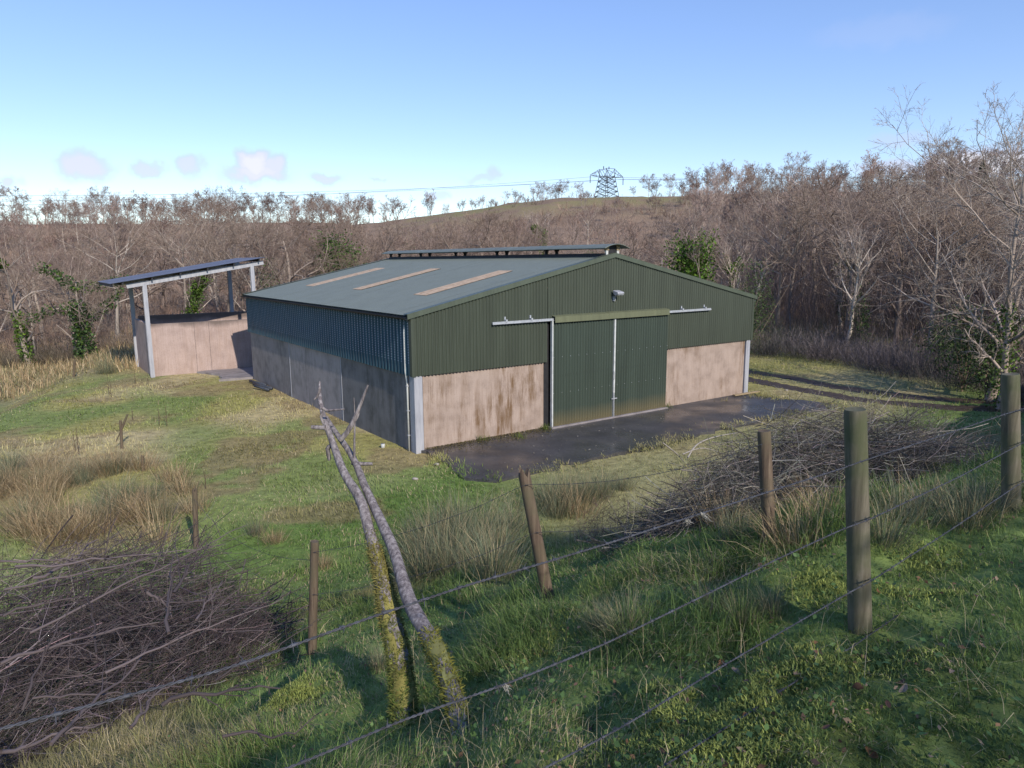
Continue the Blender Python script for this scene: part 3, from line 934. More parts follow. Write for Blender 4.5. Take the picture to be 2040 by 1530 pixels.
# ------------------------------------------------------------------ fences
def wood_mat(name, c0, c1, c2, green):
    mt, nt, b, out = new_mat(name)
    c, f = noise_col(nt, 7, [c0, c1, c2], stretch=(5, 5, .35), detail=9, rough=.7)
    g, f2 = noise_col(nt, 2.2, [(0, 0, 0), (1, 1, 1)], detail=5, pos=[.42, .62])
    c = mixc(nt, g, c, green)
    nt.links.new(c, b.inputs['Base Color']); b.inputs['Roughness'].default_value = .85; b.inputs['Specular IOR Level'].default_value = .2
    bp = N(nt, 'ShaderNodeBump'); bp.inputs['Strength'].default_value = .5; bp.inputs['Distance'].default_value = .006
    nt.links.new(f, bp.inputs['Height']); nt.links.new(bp.outputs[0], b.inputs['Normal'])
    return mt


M['post'] = wood_mat('fence_post_wood', (.055, .048, .034), (.12, .108, .078), (.20, .18, .14), (.075, .088, .045))
M['oldpost'] = wood_mat('old_post_wood', (.045, .033, .026), (.11, .08, .058), (.21, .165, .12), (.11, .095, .06))


def post(base, top, r, mat, label, sides=20, seed=0, split=False, name='fence_post', group=None):
    base = np.array(base); top = np.array(top)
    rg = np.random.default_rng(seed)
    ax = top - base; Lp = np.linalg.norm(ax); ax /= Lp
    a = np.cross(ax, [0.2, 1, 0]); a /= np.linalg.norm(a); b = np.cross(ax, a)
    ts = np.concatenate([np.linspace(-.30 / Lp, .985, 22), [1.0]])
    V = []
    ph = rg.uniform(0, 6, 4)
    for i, t in enumerate(ts):
        rad = r * (1.03 - .08 * t)
        if i == len(ts) - 1: rad *= .93
        for j in range(sides):
            th = j / sides * 2 * math.pi
            k = 1 + .03 * math.sin(2 * th + ph[0] + t) + .02 * math.sin(3 * th + ph[1] + 2 * t) + rg.normal(0, .006)
            top_j = 0
            if split and i >= len(ts) - 2: top_j = .035 * math.sin(3 * th + ph[2]) + .02 * math.sin(5 * th)
            V.append(ax * (t * Lp + top_j) + a * rad * k * math.cos(th) + b * rad * k * math.sin(th))
    fs = []
    n = len(ts)
    for i in range(n - 1):
        for j in range(sides): fs.append((i * sides + j, i * sides + (j + 1) % sides, (i + 1) * sides + (j + 1) % sides, (i + 1) * sides + j))
    V.append(ax * (Lp - (.012 if not split else .03))); c = len(V) - 1
    for j in range(sides): fs.append(((n - 1) * sides + j, (n - 1) * sides + (j + 1) % sides, c))
    mbp = MB(); mbp.add(V, fs)
    o = mbp.build(name, mat, smooth=True, label=label, cat='post', group=group)
    o.location = tuple(base)
    es = o.modifiers.new('edge', 'EDGE_SPLIT'); es.split_angle = math.radians(50)
    return o


p1b = on_ground(1713, 1258); p2b = on_ground(2015, 1012)
FV = (p2b - p1b)[:2]; FV /= np.linalg.norm(FV); FVN = np.array([-FV[1], FV[0]])
p1t = on_vplane(1704, 815, (p1b[0], p1b[1], 0), (0, 1)); p2t = on_vplane(2013, 745, (p2b[0], p2b[1], 0), (0, 1))
post(p1b, p1t, .054, M['post'], 'stout round green-stained fence post standing on the mossy grass verge', seed=1)
post(p2b, p2t, .056, M['post'], 'round fence post beside the brush heap with three barbed wires stapled to it', seed=2)
p0b = np.array([p1b[0] - 4.3 * FV[0], p1b[1] - 4.3 * FV[1], 4.3]); p3b = np.array([p2b[0] + 3.1 * FV[0], p2b[1] + 3.1 * FV[1], 4.1])
post(p0b, p0b + np.array([-.02, 0, 1.02]), .062, M['post'], 'round fence post on the road verge beyond the brash heap', seed=3)
post(p3b, p3b + np.array([0, 0, 1.0]), .062, M['post'], 'round fence post further along the road verge past the brush', seed=4)

old = {}
OLD = [('o1', (1534, 1090), (1522, 858), .050, 'thin grey weathered post standing in the tangled brush heap', 0),
       ('o2', (1092, 1192), (1043, 940), .056, 'split-topped old post leaning over beside the rushes', 1),
       ('o3', (622, 1302), (627, 1078), .050, 'short upright brown post with flat dark top beside the leaning dead trunks', 0),
       ('o4', (391, 1090), (388, 975), .055, 'old post wrapped in a tangle of grey stems at the lawn edge', 1)]
for i, (k, pb, pt_, r, lab, sp) in enumerate(OLD):
    b0 = on_ground(*pb)
    t0 = on_vplane(*pt_, b0, (0, 1))
    if k == 'o2': t0 = t0 + np.array([0, 0, 0])
    old[k] = (b0, t0)
    post(b0, t0, r, M['oldpost'], lab, seed=10 + i, split=bool(sp), sides=16)
# small stakes out on the lawn and field
for i, (pb, pt_, r, lab) in enumerate([((243, 895), (240, 838), .045, 'broken stake with a leaning side limb on the winter lawn'),
                                       ((147, 752), (149, 718), .06, 'short stump of a post beside the dark rush clump near the open shed'),
                                       ((285, 938), (284, 908), .05, 'low rotten stake standing among brown rushes'),
                                       ((1575, 664), (1573, 624), .05, 'pale thin post at the foot of the dark bramble bank')]):
    b0 = on_ground(*pb); t0 = on_vplane(*pt_, b0, (0, 1))
    o_ = post(b0, t0, r, M['oldpost'] if i < 3 else M['pale'], lab, sides=10, seed=30 + i, split=i < 3, name='wooden_stake')
    if i == 0:
        p_ = on_vplane(254, 826, b0, (0, 1)); q_ = on_vplane(241, 858, b0, (0, 1)); r_ = on_vplane(231, 880, b0, (0, 1))
        MB().tube([q_ - b0, p_ - b0], [.04, .03], 7).tube([q_ - b0, r_ - b0], [.025, .015], 6).build('side_limb', M['oldpost'], o_)

M['wire'] = simple('rusting_galvanised_wire', [(.03, .028, .03), (.06, .063, .075), (.10, .108, .13)], 40, .65, .1)


def barbed(P, label, r=.0019, barb_every=.11, seed=0, group=None, twist=.035):
    """two-strand twisted wire through the points P with a four-point barb at even spacing"""
    P = np.array(P); seg = np.linalg.norm(np.diff(P, axis=0), axis=1); s = np.concatenate([[0], np.cumsum(seg)])
    n = int(s[-1] / (twist / 5)); ss = np.linspace(0, s[-1], n)
    C_ = np.stack([np.interp(ss, s, P[:, i]) for i in range(3)], 1)
    for _ in range(60): C_[1:-1] = (C_[:-2] + 2 * C_[1:-1] + C_[2:]) / 4
    T = np.gradient(C_, axis=0); T /= np.linalg.norm(T, axis=1, keepdims=True)
    A = np.cross(T, [0, 0, 1.]); A /= np.linalg.norm(A, axis=1, keepdims=True); B = np.cross(A, T)
    nb = NB()
    for k in (0, math.pi):
        ph = ss / twist * 2 * math.pi + k
        Q_ = C_ + (A * np.cos(ph)[:, None] + B * np.sin(ph)[:, None]) * r
        V_, F_ = tube_np(Q_[None], np.full((1, n), r), 5); nb.add(V_, F_)
    o = obj('barbed_wire', nb.mesh('barbed_wire', True), M['wire'], label=label, cat='wire', group=group)
    rg = np.random.default_rng(seed); nb = NB()
    for d0 in np.arange(.05, s[-1], barb_every):
        i = min(int(d0 / s[-1] * n), n - 1); c = C_[i]; t = T[i]
        a = rg.uniform(0, 6.28)
        for j in range(4):
            th = a + j * math.pi / 2 + rg.normal(0, .2)
            dv = A[i] * math.cos(th) + B[i] * math.sin(th) + t * rg.normal(0, .25)
            off = t * (.004 if j % 2 else -.004)
            V_, F_ = tube_np(np.array([[c + off, c + off + dv * .018]]), np.array([[r, r * .25]]), 4); nb.add(V_, F_)
        V_, F_ = tube_np(np.array([[c - t * .007, c + t * .007]]), np.full((1, 2), r * 2.2), 6); nb.add(V_, F_)
    obj('barbs', nb.mesh('barbs'), M['wire'], o, kind='stuff')
    return o


def fence_wire(pts, hgt, **kw):
    p0 = (p1b[0] + FVN[0] * -.068, p1b[1] + FVN[1] * -.068, 0)
    Q_ = [on_vplane(px, py, p0, FVN) for px, py in pts]
    e_ = p0b + np.array([-FVN[0] * .068, -FVN[1] * .068, hgt])
    return barbed([e_, e_ * .5 + Q_[0] * .5] + Q_, **kw)


fence_wire([(-150, 1493), (0, 1452), (267, 1383), (444, 1334), (500, 1316), (755, 1224), (826, 1201), (923, 1168), (1081, 1122), (1200, 1086), (1440, 1009), (1675, 934), (1734, 913), (1860, 873), (1999, 826), (2100, 796)], hgt=0.85, label='topmost barbed wire of the verge fence', seed=1)
fence_wire([(420, 1585), (576, 1530), (806, 1433), (1010, 1362), (1200, 1285), (1240, 1266), (1397, 1189), (1546, 1115), (1679, 1054), (1734, 1034), (1911, 950), (2034, 884), (2110, 846)], hgt=0.58, label='second barbed wire down on the verge fence, passing over the mossy trunk foot', seed=2)
fence_wire([(900, 1620), (1086, 1530), (1240, 1448), (1456, 1317), (1691, 1181), (1734, 1158), (1887, 1060), (2040, 958), (2120, 900)], hgt=0.33, label='third barbed wire of the verge fence running close above the grass', seed=3)
fence_wire([(1180, 1620), (1315, 1530), (1475, 1432), (1554, 1377), (1700, 1287), (1790, 1225)], hgt=0.14, label='lowest barbed wire of the verge fence sinking into moss', seed=4)

# wool tufts and a bit of rag caught on the wire
M['wool'] = simple('dirty_wool', [(.28, .27, .23), (.45, .43, .38)], 30, .95)


def wool(px, py, label, s, seed):
    c = on_vplane(px, py, (p1b[0] - FVN[0] * .068, p1b[1] - FVN[1] * .068, 0), FVN)
    rg = np.random.default_rng(seed); nb = NB()
    for k in range(16):
        p = [c + rg.normal(0, .003, 3)]
        dv = np.array([s[0], 0, s[1]]) * .0045 + rg.normal(0, .0010, 3)
        for j in range(5): p.append(p[-1] + dv + rg.normal(0, .002, 3))
        V_, F_ = tube_np(np.array([p]), np.linspace(.0014, .0003, 6)[None], 3); nb.add(V_, F_)
    obj('wool_tuft', nb.mesh('wool_tuft', True), M['wool'], label=label, cat='wool')


wool(1396, 1022, 'long pale wool wisp caught on the topmost wire', (1.2, -.8), 1)
wool(1368, 1036, 'small pale wool knot beside the long wisp on the topmost wire', (.3, -.4), 2)
wool(1005, 1366, 'yellowish wool tuft hanging from the second wire near the trunk', (.35, -.8), 3)

# slack wires of the old fence
for k, (fr, lab) in enumerate([(.92, 'slack upper wire of the old fence between the leaning posts'), (.55, 'slack lower wire of the old fence between the leaning posts')]):
    pts = []
    order = ['o3', 'o2', 'o1']
    for i, kk in enumerate(order):
        b0, t0 = old[kk]; pts.append(b0 + (t0 - b0) * fr + np.array([.0, -.058, 0]))
        if i < 2:
            b1, t1 = old[order[i + 1]]; q_ = b1 + (t1 - b1) * fr + np.array([.0, -.058, 0])
            for f_ in (.2, .4, .6, .8): pts.append(pts[-1] * 0 + (b0 + (t0 - b0) * fr) * (1 - f_) + q_ * f_ - np.array([0, .05, .4 * f_ * (1 - f_)]))
    e_ = on_vplane(1900, 880 + 90 * k, (p2b[0] + .3, p2b[1] + 3.5, 0), (0, 1)); pts.append(e_)
    barbed(pts, lab, .0014, .14, 20 + k, 'old fence wires', .05)
b0, t0 = old['o3']; b1, t1 = old['o4']
for k, (fr, sag) in enumerate([(.85, .35), (.5, .25)]):
    p_ = b0 + (t0 - b0) * fr; q_ = b1 + (t1 - b1) * fr
    barbed([p_ * (1 - f_) + q_ * f_ - np.array([0, .05, 4 * sag * f_ * (1 - f_)]) for f_ in np.linspace(0, 1, 9)], ('upper', 'lower')[k] + ' loose wire sagging to the old post wrapped in grey stems', .0014, .16, 30 + k, 'old fence wires', .05)

# ------------------------------------------------------------------ leaning dead trunks
def bark_mat(name, mossy):
    mt, nt, b, out = new_mat(name)
    c, f = noise_col(nt, 13, [(.06, .052, .055), (.18, .16, .16), (.42, .39, .38)], stretch=(2.6, 2.6, .55), detail=9, rough=.72, pos=[.34, .5, .74])
    nt.links.new(c, b.inputs['Base Color']); b.inputs['Roughness'].default_value = .9; b.inputs['Specular IOR Level'].default_value = .15
    bp = N(nt, 'ShaderNodeBump'); bp.inputs['Strength'].default_value = .7; bp.inputs['Distance'].default_value = .01
    nt.links.new(f, bp.inputs['Height']); nt.links.new(bp.outputs[0], b.inputs['Normal'])
    return mt


M['bark'] = bark_mat('grey_dead_bark', 0)
M['moss'] = attr_mat('moss', .95, .15, .05)


def path3(pix, d0, d1, wid):
    """photo path to 3-D: depth runs from the foot on the bank to the leaning top"""
    pix = np.array(pix, float); s = np.concatenate([[0], np.cumsum(np.linalg.norm(np.diff(pix, axis=0), axis=1))]); s /= s[-1]
    P = np.array([at_depth(p[0], p[1], d0 + (d1 - d0) * t) for p, t in zip(pix, s)])
    dep = d0 + (d1 - d0) * s
    r = np.array(wid) * dep / FPX / 2
    ss = np.linspace(0, 1, 40)
    Pn = np.stack([np.interp(ss, s, P[:, i]) for i in range(3)], 1); rn = np.interp(ss, s, r)
    for _ in range(2): Pn[1:-1] = (Pn[:-2] + 2 * Pn[1:-1] + Pn[2:]) / 4
    return Pn, rn, ss


def knobbly(P, r, sides=14, seed=0, amp=.07):
    rg = np.random.default_rng(seed)
    V_, F_ = tube_np(P[None], r[None], sides)
    c = np.repeat(P, sides, axis=0); dv = V_ - c
    k = 1 + amp * rg.normal(0, 1, len(V_)) * .5 + amp * 1.5 * (np.repeat(vnoise(np.linspace(0, 9, len(P)), np.zeros(len(P)), seed), sides) - .5)
    return c + dv * k[:, None], F_


def moss_fuzz(P, r, n, rg, col, hmin=.012, hmax=.03, t0=0., t1=1.):
    t = rg.uniform(t0, t1, n); x = t * (len(P) - 1); i = np.minimum(x.astype(int), len(P) - 2); f = (x - i)[:, None]
    c = P[i] * (1 - f) + P[i + 1] * f; rr_ = r[i] * (1 - f[:, 0]) + r[i + 1] * f[:, 0]
    tg = P[i + 1] - P[i]; tg /= np.linalg.norm(tg, axis=1, keepdims=True)
    dv = rg.normal(0, 1, (n, 3)); dv -= tg * (dv * tg).sum(1, keepdims=True); dv /= np.linalg.norm(dv, axis=1, keepdims=True)
    b0 = c + dv * rr_[:, None] * .97
    h = rg.uniform(hmin, hmax, n)
    sd_ = np.cross(dv, rg.normal(0, 1, (n, 3))); sd_ /= np.linalg.norm(sd_, axis=1, keepdims=True)
    tip = b0 + dv * h[:, None] * .7 + rg.normal(0, .016, (n, 3)) - np.array([0, 0, .35]) * h[:, None]
    V_ = np.stack([b0 - sd_ * h[:, None] * .28, b0 + sd_ * h[:, None] * .28, tip], 1).reshape(-1, 3)
    cc = np.repeat(col * rg.uniform(.6, 1.35, (n, 1)), 3, axis=0)
    return V_, np.arange(3 * n).reshape(-1, 3), cc


footA = on_ground(808, 1440); footB = on_ground(920, 1490)
PA, rA, sA = path3([(812, 1462), (806, 1433), (796, 1311), (770, 1199), (757, 1127), (737, 1066), (719, 990), (704, 972), (686, 949), (663, 882), (648, 842), (635, 796), (637, 760)], footA[1] - .02, footA[1] + 2.3, [54, 52, 46, 38, 27, 22, 20, 19, 17, 14, 12, 9, 3])
PB, rB, sB = path3([(930, 1520), (922, 1489), (903, 1377), (852, 1260), (826, 1224), (806, 1173), (786, 1097), (755, 1030), (724, 964), (704, 908), (668, 862), (650, 832)], footB[1], footA[1] + 2.35, [30, 34, 40, 36, 32, 29, 24, 20, 17, 14, 11, 9])
for nm, (P, r, extra, lab, seed) in {'a': (PA, rA, [], 'leaning dead trunk with a thick yellow moss sleeve on its lower half', 1), 'b': (PB, rB, [], 'bare purple-grey dead trunk leaning against the mossy one', 2)}.items():
    V_, F_ = knobbly(P, r, 14, seed)
    nb = NB(); nb.add(V_, F_)
    tr = empty('dead_tree', tuple(P[0]), 0, lab, 'dead tree')
    nb.V[0] = nb.V[0] - P[0]
    obj('trunk', nb.mesh('trunk', True), M['bark'], tr)
    dep = footA[1] + 1.9

    def limb(pix, w, depth):
        Q_ = np.array([at_depth(p[0], p[1], depth) for p in pix]); rr_ = np.array(w) * depth / FPX / 2
        s0 = np.arange(len(Q_)); s1 = np.linspace(0, len(Q_) - 1, 12)
        Q_ = np.stack([np.interp(s1, s0, Q_[:, i]) for i in range(3)], 1); rr_ = np.interp(s1, s0, rr_)
        v_, f_ = knobbly(Q_, rr_, 8, seed + len(pix)); v_ = v_ - P[0]
        obj('limb', np_mesh('limb', v_, [f_], None, True), M['bark'], tr)
    if nm == 'a':
        limb([(648, 852), (640, 852), (620, 851)], [11, 9, 8], dep)
        limb([(666, 885), (652, 892), (655, 909), (656, 917)], [10, 9, 8, 6], dep)
        limb([(640, 812), (652, 818), (686, 815)], [7, 5, 3], dep)
        limb([(637, 775), (632, 790), (626, 796)], [7, 5, 4], dep)
        limb([(645, 845), (639, 830), (645, 815)], [6, 5, 3], dep)
    else:
        limb([(677, 876), (690, 864), (704, 840), (716, 812), (733, 767)], [13, 11, 10, 8, 4], dep)
        limb([(706, 912), (706, 880), (707, 830), (705, 792)], [5, 4, 3, 1.5], dep)
        limb([(700, 922), (720, 924), (742, 924)], [9, 8, 6], dep)
        limb([(707, 838), (712, 832), (716, 822)], [6, 4, 2], dep)
    rg = np.random.default_rng(40 + seed)
    nb = NB()
    if nm == 'a':
        for (t0, t1, n, c) in ((.0, .30, 5200, (.16, .175, .05)), (.30, .52, 4200, (.20, .18, .06)), (.05, .56, 2200, (.17, .17, .06)), (0, .15, 1600, (.10, .15, .04))):
            nb.add(*moss_fuzz(P, r * 1.06, n, rg, np.array(c), .008, .020, t0, t1))
    else:
        for (t0, t1, n, c) in ((.12, .36, 2600, (.17, .17, .04)), (.0, .14, 900, (.22, .22, .06))):
            nb.add(*moss_fuzz(P, r * 1.06, n, rg, np.array(c), .008, .020, t0, t1))
    lo_, hi_ = (0, 21) if nm == 'a' else (0, 14)
    Ps, rs = P[lo_:hi_], r[lo_:hi_] * 1.09
    V_, F_ = knobbly(Ps, rs * np.linspace(1, .93, len(rs)), 16, 60 + seed, .16)
    keep = fbm(F_[:, 0] % 16 * .35, F_[:, 0] // 16 * .35, 13, 3) > (.30 if nm == 'a' else .50)
    nb.add(V_, F_[keep], np.clip(np.array([.215, .215, .085]) * (.5 + 1.0 * fbm(V_[:, 2] * 9, V_[:, 0] * 20, 17, 3)[:, None]) * (np.array([1.1, 1.0, .8]) if nm == 'a' else 1), 0, 1))
    nb.V = [v - P[0] for v in nb.V]
    obj('moss', nb.mesh('moss'), M['moss'], tr)

# ------------------------------------------------------------------ stick heaps
def sticks(n, rg, centre_fn, length, rad, dir_mean, dir_sd, curve, k=6, taper=.35):
    c = centre_fn(n)
    dv = np.array(dir_mean)[None] + rg.normal(0, 1, (n, 3)) * np.array(dir_sd)[None]
    dv /= np.linalg.norm(dv, axis=1, keepdims=True)
    dv *= np.where(rg.random(n) < .35, -1, 1)[:, None]
    Ln = rg.uniform(*length, n)
    P = np.zeros((n, k, 3)); P[:, 0] = c - dv * (Ln / 2)[:, None]
    d_ = dv.copy()
    for j in range(1, k):
        P[:, j] = P[:, j - 1] + d_ * (Ln / (k - 1))[:, None]
        d_ = d_ + rg.normal(0, curve, (n, 3)); d_ /= np.linalg.norm(d_, axis=1, keepdims=True)
    R_ = rg.uniform(*rad, n)[:, None] * np.linspace(1, taper, k)[None]
    g_ = height(P[..., 0].ravel(), P[..., 1].ravel()).reshape(n, k)
    P[..., 2] = np.maximum(P[..., 2], g_ + .015)
    return P, R_


def side_twigs(P, R_, m_, rg, ratio, ang=.9, k=4):
    n, kk, _ = P.shape
    t = rg.uniform(.15, .95, (n, m_)); x = t * (kk - 1); i = np.minimum(x.astype(int), kk - 2); f = (x - i)[..., None]
    ar = np.arange(n)[:, None]
    st = P[ar, i] * (1 - f) + P[ar, i + 1] * f
    tg = P[ar, i + 1] - P[ar, i]; Lp = np.linalg.norm(P[:, -1] - P[:, 0], axis=1)
    tg = tg / (np.linalg.norm(tg, axis=2, keepdims=True) + 1e-9)
    d_ = tg + rg.normal(0, ang, (n, m_, 3)) * .8; d_ /= np.linalg.norm(d_, axis=2, keepdims=True)
    Ln = (Lp[:, None] * ratio * rg.uniform(.4, 1.2, (n, m_)))[..., None]
    Q_ = np.zeros((n, m_, k, 3)); Q_[:, :, 0] = st
    for j in range(1, k):
        Q_[:, :, j] = Q_[:, :, j - 1] + d_ * Ln / (k - 1); d_ = d_ + rg.normal(0, .16, d_.shape); d_ /= np.linalg.norm(d_, axis=2, keepdims=True)
    r0 = R_[ar, i] * .6
    RR = r0[..., None] * np.linspace(1, .3, k)
    return Q_.reshape(-1, k, 3), RR.reshape(-1, k)


rg = np.random.default_rng(77)
DARKTW = np.array([.105, .085, .085])


def heap_fn(cx, cy, sx, sy, ang, hmax):
    def fn(n):
        r_ = np.sqrt(rg.random(n)); th = rg.uniform(0, 2 * math.pi, n)
        u = r_ * np.cos(th) * sx; v = r_ * np.sin(th) * sy
        x = cx + u * math.cos(ang) - v * math.sin(ang); y = cy + u * math.sin(ang) + v * math.cos(ang)
        top = hmax * np.clip(1 - r_ ** 2.2, .05, 1)
        z = height(x, y) + .03 + top * rg.random(n) ** .75
        return np.column_stack([x, y, z])
    return fn


def stick_obj(name, P, R_, cols, mat, sides=5, **kw):
    V_, F_ = tube_np(P, R_, sides)
    c = np.repeat(cols, P.shape[1] * sides, axis=0)
    return obj(name, np_mesh(name, V_, [F_], c, True), mat, **kw)


LB = on_ground(150, 1460)
HCX, HCY = LB[0] - .15, LB[1] + .45
nb = NB()
for (n_, ln_, rd_, dm_, ds_, cv_) in ((2500, (.35, 1.3), (.0018, .0045), (.70, .25, .32), (.55, .55, .45), .12), (800, (.6, 1.7), (.004, .0085), (.80, .25, .28), (.42, .45, .32), .08), (800, (.25, .8), (.0015, .0035), (.1, .1, .6), (.6, .5, .4), .14)):
    P, R_ = sticks(n_, rg, heap_fn(HCX - .1, HCY + .1, 2.55, 2.35, .45, 2.3), ln_, rd_, dm_, ds_, cv_)
    Q_, RQ = side_twigs(P, R_, 3, rg, .38)
    for (p_, r_) in ((P, R_), (Q_, RQ)):
        V_, F_ = tube_np(p_, r_, 4)
        c = np.repeat(DARKTW * rg.choice([.5, .8, 1.2, 2.6], (len(p_), 1), p=[.42, .34, .16, .08]) * (1 + rg.normal(0, .06, (len(p_), 3))), p_.shape[1] * 4, axis=0)
        nb.add(V_, F_, np.clip(c, .01, .6))
th_p = heap_fn(HCX - .1, HCY + .1, 2.3, 2.1, .45, 1.5)(7000)  # dark leaf cards added inside to paint the heap's shaded interior
V_, F_ = leaf_cards(th_p, rg.uniform(.012, .035, len(th_p)), rg, .3, .4)
nb.add(V_, F_, np.repeat(np.array([.075, .058, .052]) * rg.uniform(.4, 1.6, (len(th_p), 1)), 4, axis=0))
obj('brash_heap', nb.mesh('brash_heap', True), M['twig'], label='dark tangled heap of cut thorn brash on the bank', cat='brash', kind='stuff')
# the heavier branches lie in it singly
BR_PIX = [((0, 1180), (440, 1085)), ((60, 1265), (470, 1055)), ((210, 1345), (560, 1180)), ((20, 1130), (390, 1110)), ((330, 1260), (345, 1100)), ((300, 1180), (362, 1245)),
          ((350, 1175), (450, 1060)), ((390, 1235), (440, 1150)), ((0, 1320), (330, 1250)), ((100, 1480), (310, 1300)), ((330, 1410), (560, 1360)), ((440, 1470), (640, 1425)),
          ((60, 1150), (180, 1060)), ((0, 1110), (190, 1080)), ((40, 1420), (120, 1250)), ((190, 1300), (160, 1130)), ((250, 1440), (330, 1330)),
          ((0, 1225), (170, 1190)), ((420, 1350), (640, 1250)), ((70, 1390), (380, 1385)), ((0, 1500), (230, 1440))]
HEAP_D = lambda py: float(np.interp(py, [1040, 1100, 1250, 1400, 1530], [4.3, 3.9, 3.2, 2.75, 2.4]))
for i, (a, b) in enumerate(BR_PIX):
    p0_, p1_ = at_depth(*a, HEAP_D(a[1]) + rg.uniform(-.15, .15)), at_depth(*b, HEAP_D(b[1]) + rg.uniform(-.1, .2))
    k = 12; t = np.linspace(0, 1, k)[:, None]
    pp = p0_ * (1 - t) + p1_ * t + np.cumsum(rg.normal(0, .010, (k, 3)), axis=0)
    pp[:, 2] = np.maximum(pp[:, 2], height(pp[:, 0], pp[:, 1]) + .03)
    r0 = rg.uniform(.0055, .0105)
    r_ = np.linspace(r0, r0 * .3, k)
    br = empty('cut_branch', tuple(pp[0]), 0, 'dark thorny cut branch lying in the tangled brash heap', 'branch', 'cut branches in the brash heap')
    V_, F_ = knobbly(pp, r_, 7, i, .05)
    col = DARKTW * rg.uniform(.5, 1.35)
    obj('stem', np_mesh('stem', V_ - pp[0], [F_], np.broadcast_to(col, V_.shape), True), M['twig'], br)
    q2, r2 = side_twigs(pp[None], r_[None], 8, rg, .30)
    q3, r3 = side_twigs(q2, r2, 3, rg, .45)
    nb = NB()
    for (p_, rr_) in ((q2, r2), (q3, r3)):
        V_, F_ = tube_np(p_, rr_, 4); nb.add(V_ - pp[0], F_, col * .9)
    obj('twigs', nb.mesh('twigs', True), M['twig'], br, kind='stuff')

# right-hand brush heap: paler bleached stalks over bramble
RB_ = on_ground(1540, 1000)
PALE = np.array([.34, .31, .27])
RH = on_ground(1500, 1060)
hc = RH[:2] + np.array([1.75, 2.75])
hp2 = heap_fn(hc[0], hc[1], 3.3, 1.75, .66, 1.2)
P, R_ = sticks(4800, rg, hp2, (.4, 1.4), (.0018, .005), (.6, .5, .05), (.55, .55, .22), .17, k=7)
Q_, RQ = side_twigs(P, R_, 3, rg, .4)
nb = NB()
for (p_, r_, sides) in ((P, R_, 4), (Q_, RQ, 3)):
    V_, F_ = tube_np(p_, r_, sides)
    dk = np.where(rg.random((len(p_), 1)) < .68, .26, .85) * rg.uniform(.55, 1.25, (len(p_), 1))
    nb.add(V_, F_, np.clip(np.repeat(PALE * dk * (1 + rg.normal(0, .05, (len(p_), 3))), p_.shape[1] * sides, axis=0), .01, .7))
th_p = heap_fn(hc[0], hc[1], 3.1, 1.6, .66, .95)(9000)  # dark cards again fill the heap so its inside reads as shade
V_, F_ = leaf_cards(th_p, rg.uniform(.015, .04, len(th_p)), rg, .3, .4)
nb.add(V_, F_, np.repeat(np.array([.085, .068, .055]) * rg.uniform(.4, 1.7, (len(th_p), 1)), 4, axis=0))
obj('brush_heap', nb.mesh('brush_heap', True), M['twig'], label='heap of bleached brush and dead stalks behind the verge fence', cat='brush', kind='stuff')
# reddish twiggy patch beside it
c_ = on_ground(1215, 1085)
hp3 = heap_fn(c_[0] + .1, c_[1] + .5, .75, .55, .3, .75)
P, R_ = sticks(420, rg, hp3, (.25, .7), (.0012, .003), (.2, .1, .5), (.5, .5, .4), .16)
Q_, RQ = side_twigs(P, R_, 3, rg, .45)
nb = NB()
for (p_, r_) in ((P, R_), (Q_, RQ)):
    V_, F_ = tube_np(p_, r_, 3); nb.add(V_, F_, np.repeat(np.array([.17, .105, .10]) * rg.uniform(.5, 1.5, (len(p_), 1)), p_.shape[1] * 3, axis=0))
obj('heather_bush', nb.mesh('heather_bush', True), M['twig'], label='low purplish twiggy bush at the end of the brush heap', cat='bush')
# a few bleached bent stalks standing out of the heap
for i, (pix, w) in enumerate([([(1320, 882), (1350, 905), (1362, 920)], 5), ([(1370, 912), (1385, 885), (1420, 870), (1470, 862)], 6), ([(1360, 905), (1400, 888), (1440, 905), (1490, 915)], 4),
                              ([(1800, 862), (1812, 835), (1830, 815)], 6), ([(1760, 842), (1790, 855), (1815, 868)], 5), ([(1480, 828), (1540, 850), (1600, 850)], 3),
                              ([(1888, 1130), (1868, 1060)], 4), ([(1905, 1120), (1897, 1010)], 3), ([(1858, 1130), (1815, 1050)], 3), ([(1790, 905), (1825, 990), (1830, 1080)], 3)]):
    dp_ = hc[1] - .6 if i < 6 else 4.6
    Q1 = np.array([at_depth(p[0], p[1], dp_ + .3 * j) for j, p in enumerate(pix)])
    s1 = np.linspace(0, len(Q1) - 1, 12); Q1 = np.stack([np.interp(s1, np.arange(len(Q1)), Q1[:, k]) for k in range(3)], 1)
    for _ in range(3): Q1[1:-1] = (Q1[:-2] + 2 * Q1[1:-1] + Q1[2:]) / 4
    r1 = .62 * w * dp_ / FPX / 2 * np.linspace(1, .5, 12)
    V_, F_ = knobbly(Q1, r1, 6, i, .05)
    obj('dead_stalk', np_mesh('dead_stalk', V_, [F_], np.broadcast_to(PALE * (.95 if i not in (3, 4) else .25), V_.shape), True), M['twig'],
        label='bleached dead stalk standing out of the brush heap' if i not in (3, 4) else 'dark bent branch lying on top of the brush heap', cat='stalk', group='stalks in the brush heap' if i not in (3, 4) else 'dark branches on the brush heap')

# ------------------------------------------------------------------ grass
def scatter_polar(n, r0, r1, power, rg, half=.92):
    """points round the viewpoint, density ~ r**-power"""
    u = rg.random(n)
    if abs(power - 2) < 1e-6: r_ = r0 * (r1 / r0) ** u
    else:
        e = 2 - power; r_ = (r0 ** e + u * (r1 ** e - r0 ** e)) ** (1 / e)
    th = rg.uniform(-half, half, n)
    return r_ * np.sin(th), r_ * np.cos(th)


